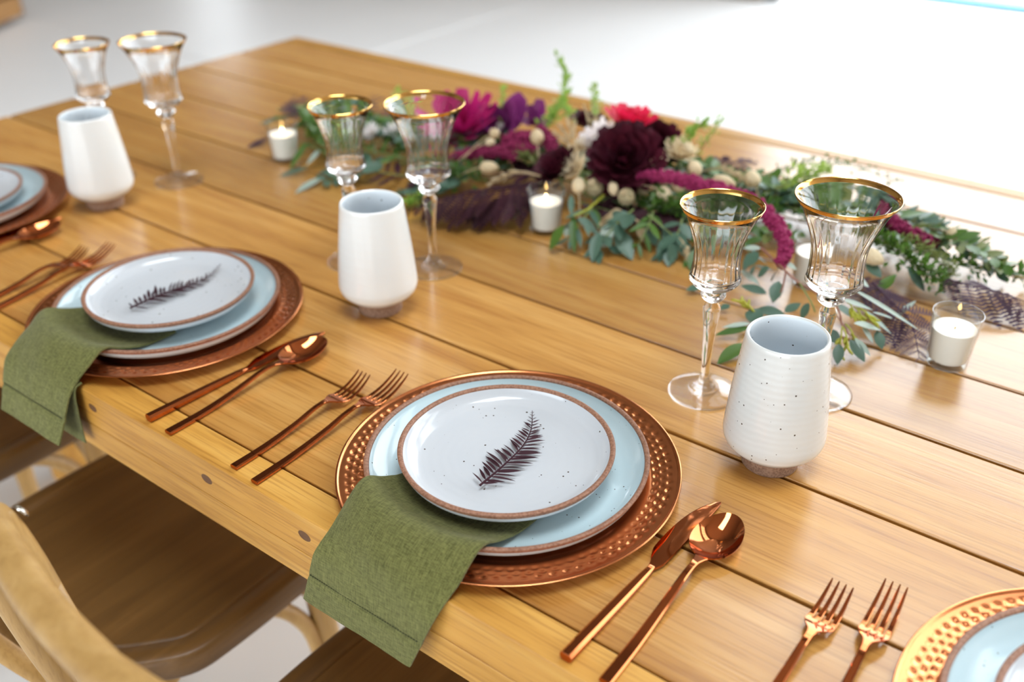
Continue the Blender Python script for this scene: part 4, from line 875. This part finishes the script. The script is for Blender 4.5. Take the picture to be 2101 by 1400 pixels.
sprig('green_sprig', 'green stalk with pale cut end behind the purple orchid', 'foliage', [(-0.9999, 1.2642, 0.8200), (-1.0216, 1.2899, 0.8400), (-1.0452, 1.3273, 0.8600)], 'lime', .012, 12, .007, GS, 4)
sprig('green_sprig', 'moss green tuft under the burgundy amaranthus', 'foliage', [(-0.8564, 1.1907, 0.8000), (-0.8967, 1.1941, 0.8100), (-0.9287, 1.1980, 0.8100)], 'olive', .011, 30, .024, GS, 7)
sprig('green_sprig', 'green tuft left of the small right-hand glass rim', 'foliage', [(-0.6547, 1.1608, 0.8000), (-0.6299, 1.1714, 0.8100), (-0.6085, 1.1836, 0.8000)], 'green', .012, 30, .022, GS, 6)
sprig('green_sprig', 'small green sprig at the left foot of the middle candle', 'foliage', [(-0.8245, 1.1095, 0.7750), (-0.8328, 1.0964, 0.7720), (-0.8414, 1.0836, 0.7680)], 'lime', .012, 14, .012, GS, 4)
sprig('green_sprig', 'green sprig in front of the large middle glass', 'foliage', [(-0.9808, 1.0785, 0.7750), (-0.9847, 1.0485, 0.7720), (-0.9902, 1.0153, 0.7660)], 'lime', .014, 18, .014, GS, 4)
sprig('green_sprig', 'bushy green sprig left of the small middle glass', 'foliage', [(-1.1608, 1.0890, 0.7800), (-1.1964, 1.0699, 0.7950), (-1.3295, 1.1394, 0.8000)], 'green', .016, 40, .035, GS, 7)
sprig('green_sprig', 'bushy green sprig right of the large middle glass stem', 'foliage', [(-0.9366, 1.1448, 0.7800), (-0.9769, 1.1099, 0.7900), (-1.0345, 1.0941, 0.7900)], 'green', .015, 40, .032, GS, 7)
sprig('green_sprig', 'olive sprig under the dark dahlias', 'foliage', [(-0.7426, 1.1822, 0.7900), (-0.6801, 1.1899, 0.7950), (-0.6135, 1.1871, 0.7900)], 'green', .014, 40, .03, GS, 7)
sprig('green_sprig', 'green sprig behind the small right-hand glass', 'foliage', [(-0.6023, 1.1952, 0.7900), (-0.5479, 1.2065, 0.8000), (-0.5058, 1.2581, 0.8000)], 'green', .014, 50, .032, GS, 7)
sprig('green_sprig', 'green sprig filling behind the large right-hand bowl', 'foliage', [(-0.4724, 1.2685, 0.7900), (-0.4195, 1.2551, 0.8050), (-0.3659, 1.2588, 0.8000)], 'green', .014, 50, .035, GS, 7)
# filler greenery under the blooms
fr_ = random.Random(3)
FL = ['between the two middle glasses', 'behind the large middle glass', 'the magenta bracts', 'the deep purple orchid', 'the burgundy tassel', 'the cream strawflowers', 'the largest dahlia', 'the star-shaped flower', 'the peach cream bloom', 'the long cream bunny tail', 'the rope behind the small right-hand glass', 'the lime sprig', 'behind the large right-hand glass', 'the back right leaves', 'the sprigs at far right', 'the left candle end']
FP = [(-1.1973, 1.1490, 0.7800), (-1.1197, 1.1753, 0.7800), (-1.0509, 1.1961, 0.7800), (-0.9768, 1.2077, 0.7800), (-0.9055, 1.2188, 0.7800), (-0.8310, 1.2211, 0.7800), (-0.7599, 1.2232, 0.7800), (-0.7016, 1.2416, 0.7800), (-0.6448, 1.2595, 0.7800), (-0.5893, 1.2769, 0.7800), (-0.5408, 1.2899, 0.7800), (-0.4806, 1.2904, 0.7800), (-0.4230, 1.2909, 0.7800), (-0.3702, 1.2799, 0.7800), (-0.3253, 1.2656, 0.7800), (-1.2980, 1.1536, 0.7800)]
for k, p in enumerate(FP):
    p = V3(p)+Vector((0, .02, 0))
    for j in range(6):
        a = fr_.uniform(-.6, .6)+(PI if j % 2 else 0); q = p+Vector((math.cos(a)*.13, math.sin(a)*.05+fr_.uniform(-.03, .05), fr_.uniform(-.004, .02)))
        branch('filler_greenery', ('olive', 'green', 'blue-green')[{0: 1, 1: 2, 2: 0}[(k+2*j) % 3]]+(' oval-leaved', ' narrow-leaved')[(k+j) % 2]+' filler branch tucked in low '+('' if FL[k].startswith('be') else 'under ')+FL[k], 'foliage', [p+Vector((0, fr_.uniform(-.05, .05), .01)), p.lerp(q, .5)+Vector((0, 0, .022)), q], ('oval', 'narrow')[(k+j) % 2], ('green', 'euc', 'olive')[(k+2*j) % 3], .036, 8, 'filler greenery beneath the blooms', lift=.25)
# ---- dark ferns
GF = 'dusky purple ferns in the garland'
fern('purple_fern', 'dark purple fern hanging toward the table left of the middle candle', 'fern', [(-0.8217, 1.1302, 0.8100), (-0.8419, 1.0851, 0.8100), (-0.8844, 1.0464, 0.8050), (-0.9368, 1.0073, 0.7900), (-0.9556, 0.9845, 0.7800)], 'fern', .062, 17, GF, .35, (1, 1), .065)
fern('purple_fern', 'second dark fern overlapping left of the middle candle', 'fern', [(-0.7992, 1.1115, 0.8000), (-0.8251, 1.0747, 0.8000), (-0.8611, 1.0510, 0.7900), (-0.8898, 1.0288, 0.7750)], 'fern', .055, 14, GF, .3, (1, 1), .065)
fern('purple_fern', 'dusky purple fern trailing at the right edge above the candle', 'fern', [(-0.2570, 1.2038, 0.7900), (-0.2221, 1.2051, 0.7900), (-0.1897, 1.2167, 0.7850), (-0.1511, 1.2291, 0.7750)], 'fernp', .055, 10, GF, .3, (.6, 1.1), .045)
fern('purple_fern', 'dusky purple fern tip left of the right candle', 'fern', [(-0.3178, 1.1311, 0.7950), (-0.2836, 1.1055, 0.7900), (-0.2516, 1.0852, 0.7800), (-0.2246, 1.0391, 0.7660)], 'fernp', .046, 12, GF, .15, (1, 1), .042)
fern('purple_fern', 'dusky purple fern behind the large right-hand glass', 'fern', [(-0.3505, 1.1104, 0.7800), (-0.3206, 1.1248, 0.7900), (-0.2833, 1.1439, 0.7800)], 'fernp', .045, 9, GF, .1, (1, 1), .042)
fern('purple_fern', 'grey purple fern behind the lime sprig at right', 'fern', [(-0.5316, 1.2680, 0.7900), (-0.5114, 1.3198, 0.8000), (-0.4629, 1.3107, 0.8000), (-0.4284, 1.3005, 0.7900)], 'fernp', .045, 12, GF, .1)
fern('purple_fern', 'grey purple fern beside the cream tails at the back', 'fern', [(-0.6512, 1.3135, 0.8000), (-0.6276, 1.3617, 0.8100), (-0.6000, 1.3892, 0.8100)], 'fernp', .04, 11, GF, .05)
fern('purple_fern', 'dark purple fern at the upper left of the garland', 'fern', [(-1.3147, 1.1474, 0.7900), (-1.3797, 1.1687, 0.8050), (-1.4292, 1.1902, 0.8150)], 'fernp', .05, 10, GF, .0)
fern('purple_fern', 'dark purple fern between the rims of the middle glasses', 'fern', [(-1.1702, 1.1942, 0.7900), (-1.2350, 1.2210, 0.8050), (-1.3046, 1.2695, 0.8200)], 'fernp', .055, 11, GF, .0)
fern('purple_fern', 'dark fern below the right-hand magenta tassel', 'fern', [(-0.6632, 1.1087, 0.8050), (-0.6371, 1.1313, 0.8000), (-0.6010, 1.1647, 0.7900)], 'fern', .035, 10, GF, .1)
# ---- blooms
GD = 'dark burgundy dahlias'
RD = [(16, -8, .98, .10), (16, 8, .95, .10), (15, 24, .88, .09), (13, 40, .74, .08), (11, 55, .58, .07), (8, 68, .42, .05), (5, 80, .30, .02)]
bloom('dahlia', 'large dark burgundy dahlia in the middle of the garland', 'flower', (-0.7125, 1.1894, 0.8450), .053, 'dahlia', RD, (.28, -.62, .72), GD, (.48, .35, .4), None, (-0.7195, 1.2286, 0.7800))
bloom('dahlia', 'second dark burgundy dahlia just right of the largest one', 'flower', (-0.7233, 1.2934, 0.8350), .042, 'dahlia', RD[:6], (.35, -.2, .8), GD, (.48, .35, .4), None, (-0.7095, 1.2840, 0.7800))
bloom('dahlia', 'dark burgundy bloom behind the tan grass plumes', 'flower', (-0.8601, 1.3099, 0.8350), .034, 'dahlia', RD[1:6], (0, .1, 1), GD, (.48, .35, .4), None, (-0.8478, 1.2870, 0.7800))
bloom('dahlia', 'dark burgundy bloom above the middle candle', 'flower', (-0.8147, 1.1680, 0.8150), .036, 'dahlia', RD[1:6], (-.2, -.5, .8), GD, (.48, .35, .4), None, (-0.8033, 1.1680, 0.7800))
bloom('crimson_flower', 'bright crimson flower at the back of the dark dahlias', 'flower', (-0.7506, 1.2565, 0.8700), .043, 'red', [(14, 12, 1, .05), (13, 30, .85, .05), (10, 52, .6, .04), (6, 72, .4, .02)], (.1, .1, 1), None, (.40, .3, .4), None, (-0.7274, 1.2405, 0.7900))
bloom('white_flower', 'white lilac flower left of the largest dahlia', 'flower', (-0.7972, 1.2463, 0.8450), .036, 'white', [(12, 2, 1, .05), (11, 18, .9, .05), (8, 40, .6, .04)], (-.35, -.35, .8), None, (.42, .25, .4), 'cream', (-0.7635, 1.2144, 0.7900))
GC = 'cream strawflowers'
SF = [(13, 10, 1, .06), (11, 32, .8, .05), (8, 58, .55, .04)]
bloom('strawflower', 'cream strawflower at the left edge of the white flower', 'flower', (-0.8118, 1.2126, 0.8300), .024, 'cream', SF, (-.4, -.4, .8), GC, (.26, .35, .5), 'tan', (-0.7875, 1.1971, 0.7900))
bloom('strawflower', 'cream strawflower below the white flower', 'flower', (-0.7834, 1.1686, 0.8250), .024, 'cream', SF, (-.2, -.6, .7), GC, (.30, .35, .5), 'tan', (-0.7661, 1.1652, 0.7900))
bloom('strawflower', 'star-shaped cream flower at the lower right of the largest dahlia', 'flower', (-0.6728, 1.2036, 0.8450), .023, 'cream', [(8, 14, 1, .05), (6, 50, .5, .03)], (.2, -.6, .7), GC, (.24, .3, .5), 'tan', (-0.6780, 1.2290, 0.7900))
bloom('strawflower', 'peach cream bloom right of the dark dahlias', 'flower', (-0.6760, 1.2832, 0.8350), .028, 'cream', SF, (.3, -.2, .9), GC, (.32, .35, .5), 'tan', (-0.6487, 1.2502, 0.7900))
bloom('strawflower', 'cream bloom behind the peach one', 'flower', (-0.7067, 1.3241, 0.8350), .022, 'cream', SF, (.2, .1, .9), GC, (.3, .35, .5), 'tan', (-0.6675, 1.2838, 0.7900))
bloom('strawflower', 'pale blush buds between the middle glasses', 'flower', (-1.1520, 1.1661, 0.8000), .024, 'white', SF, (.1, -.5, .8), GC, (.3, .35, .5), 'cream', (-1.1270, 1.1460, 0.7700))
bloom('strawflower', 'small white bloom seen right of the small middle glass', 'flower', (-1.1983, 1.1572, 0.8000), .018, 'white', SF, (.1, -.5, .8), GC, (.3, .35, .5), 'cream', (-1.1768, 1.1387, 0.7700))
# magenta bracts and orchid
bloom('protea_bloom', 'magenta flower with long pointed bracts right of the large middle glass', 'flower', (-1.0543, 1.2245, 0.8050), .082, 'magenta', [(9, 4, .85, .03), (9, 28, 1.0, .03), (8, 52, .9, .02), (5, 72, .75, .02)], (.15, -.25, .9), None, (.30, .12, .35), None, (-1.0337, 1.2132, 0.7700))
bloom('orchid', 'deep purple orchid with broad petals in the left half', 'flower', (-1.0090, 1.2757, 0.8150), .060, 'purple', [(3, 10, 1, .02), (2, 30, 1.05, .02), (3, 45, .7, .02)], (.1, -.75, .6), None, (.85, .22, .45), 'white', (-0.9642, 1.2305, 0.7800), .12)
bloom('orchid', 'dusky purple orchid petal behind the burgundy tassel', 'flower', (-0.9625, 1.3094, 0.8250), .036, 'purple', [(3, 15, 1, .02), (3, 45, .8, .02)], (.2, -.4, .8), None, (.7, .22, .45), None, (-0.9251, 1.2586, 0.7800))
# amaranthus
amaranth('magenta amaranthus rope curving down behind the small right-hand glass', [(-0.6826, 1.1765, 0.8350), (-0.6539, 1.1816, 0.8400), (-0.6205, 1.1920, 0.8400), (-0.5729, 1.1886, 0.8400), (-0.5158, 1.1770, 0.8400), (-0.4696, 1.1549, 0.8350), (-0.4380, 1.1301, 0.8250), (-0.4256, 1.1118, 0.8150), (-0.4215, 1.0885, 0.8050)], .0105)
amaranth('burgundy amaranthus clump in the left half of the garland', [(-0.8997, 1.2371, 0.8200), (-0.9184, 1.2297, 0.8280), (-0.9374, 1.2161, 0.8280), (-0.9560, 1.2080, 0.8200)], .0125)
amaranth('burgundy amaranthus strand lying below the clump', [(-0.8930, 1.2150, 0.8150), (-0.9142, 1.2047, 0.8200), (-0.9419, 1.1962, 0.8150), (-0.9646, 1.1807, 0.8050)], .010)
amaranth('dark magenta amaranthus strand under the magenta bracts', [(-0.9092, 1.1852, 0.8100), (-0.9432, 1.1790, 0.8150), (-0.9792, 1.1617, 0.8100), (-1.0249, 1.1541, 0.7900)], .010)
amaranth('magenta amaranthus tip at the back right of the garland', [(-0.3717, 1.3062, 0.8100), (-0.3320, 1.2659, 0.8150), (-0.3068, 1.2601, 0.8100), (-0.2849, 1.2765, 0.8000)], .009)
amaranth('burgundy amaranthus tuft left of the tan grass', [(-0.8471, 1.2167, 0.8100), (-0.8641, 1.2139, 0.8350), (-0.9095, 1.2479, 0.8400)], .010)
# bunny tails
for lab, a, b, r in (('cream bunny tail left of the magenta bracts stalk', (-0.9583, 1.1816, 0.8400), (-0.9528, 1.1969, 0.8400), .008), ('cream bunny tail upright left of the tan grass', (-0.8681, 1.1848, 0.8450), (-0.8846, 1.2035, 0.8550), .010), ('cream bunny tail low in the left half', (-0.9319, 1.1221, 0.8100), (-0.9068, 1.1351, 0.8100), .0095), ('small cream bunny tail under the orchid', (-0.9584, 1.1690, 0.8300), (-0.9487, 1.1815, 0.8300), .006),
    ('cream bunny tail just right of the middle candle', (-0.7412, 1.1118, 0.8200), (-0.7604, 1.1375, 0.8250), .0095), ('cream bunny tail below the largest dahlia', (-0.7057, 1.1432, 0.8300), (-0.6929, 1.1290, 0.8200), .007), ('cream bunny tail under the magenta rope, left one', (-0.6467, 1.1740, 0.8250), (-0.6270, 1.1740, 0.8150), .0095), ('cream bunny tail under the magenta rope, right one', (-0.6409, 1.2053, 0.8250), (-0.6221, 1.1979, 0.8200), .0085),
    ('cream bunny tail behind the rope, beside the peach bloom', (-0.6362, 1.2381, 0.8350), (-0.6190, 1.2464, 0.8400), .013), ('long cream bunny tail above the small right-hand glass', (-0.5900, 1.2250, 0.8350), (-0.5578, 1.2302, 0.8350), .0095), ('tan bunny tail standing left of the lime sprig', (-0.5464, 1.2752, 0.8200), (-0.5639, 1.2855, 0.8350), .011), ('cream bunny tail right of the large right-hand glass', (-0.3493, 1.1751, 0.8100), (-0.3215, 1.1734, 0.8050), .010),
    ('tan bunny tail at the far right tip of the back leaves', (-0.2839, 1.3030, 0.8100), (-0.2670, 1.3023, 0.8050), .008), ('pale bunny tail behind the peach bloom', (-0.6928, 1.3063, 0.8400), (-0.6574, 1.2837, 0.8450), .012)):
    bunny(lab, a, b, r)
pod('round dried seed pod below the cream strawflowers', (-0.7312, 1.1371, 0.8200), .0135, (-0.7409, 1.1670, 0.7800)); pod('round dried seed pod at the front below the largest dahlia', (-0.6753, 1.1331, 0.8200), .0125, (-0.6869, 1.1620, 0.7800)); pod('round dried seed pod under the star-shaped flower', (-0.6808, 1.1864, 0.8150), .011, (-0.6789, 1.1896, 0.7800))
grass('tan dried grass plumes fanned above the cream strawflowers', (-0.8286, 1.2300, 0.8100), [(-0.8702, 1.2486, 0.8500), (-0.8669, 1.2637, 0.8600), (-0.8655, 1.2793, 0.8600), (-0.8675, 1.2317, 0.8450)])
grass('pale dried grass plumes standing left of the crimson flower', (-0.8284, 1.2772, 0.8200), [(-0.8593, 1.3000, 0.8700), (-0.8643, 1.3297, 0.8750), (-0.8375, 1.3064, 0.8700), (-0.8248, 1.2792, 0.8600)])
grass('tan grass lying across the front leaves left of the seed pod', (-0.6672, 1.1082, 0.8100), [(-0.6857, 1.0847, 0.7900), (-0.6808, 1.0929, 0.7950)])
grass('tan grass pointing down right of the front leaves', (-0.6480, 1.1033, 0.8050), [(-0.6248, 1.1134, 0.7750), (-0.6334, 1.1077, 0.7800)])
grass('tan grass bent down left of the small right-hand glass', (-0.5852, 1.1162, 0.7900), [(-0.5486, 1.1013, 0.7660), (-0.5574, 1.1031, 0.7700)])
grass('pinkish tan grass stalk lying left above the dark ferns', (-0.8183, 1.1255, 0.8200), [(-0.8680, 1.0720, 0.8150), (-0.8638, 1.0784, 0.8200)])
grass('dried tan stalks lying behind the long cream bunny tail', (-0.6358, 1.2812, 0.8200), [(-0.5697, 1.2736, 0.8300), (-0.5608, 1.2723, 0.8250)])
# ================================================================ far background
cr = thing('wooden_crate', 'blurred brown wooden crate on the floor at the top left corner', 'crate', (-6.12, 2.68, .035), .5)
for k in range(4):
    ob('slat', boxm('slat', .60, .02, .11, .004), 'crate', cr, loc=(0, -.22, .06+.13*k)); ob('slat', boxm('slat', .60, .02, .11, .004), 'crate', cr, loc=(0, .22, .06+.13*k))
    ob('slat', boxm('slat', .02, .42, .11, .004), 'crate', cr, loc=(-.29, 0, .06+.13*k)); ob('slat', boxm('slat', .02, .42, .11, .004), 'crate', cr, loc=(.29, 0, .06+.13*k))
ob('lid', boxm('lid', .62, .48, .02, .004), 'crate', cr, loc=(0, 0, .525))
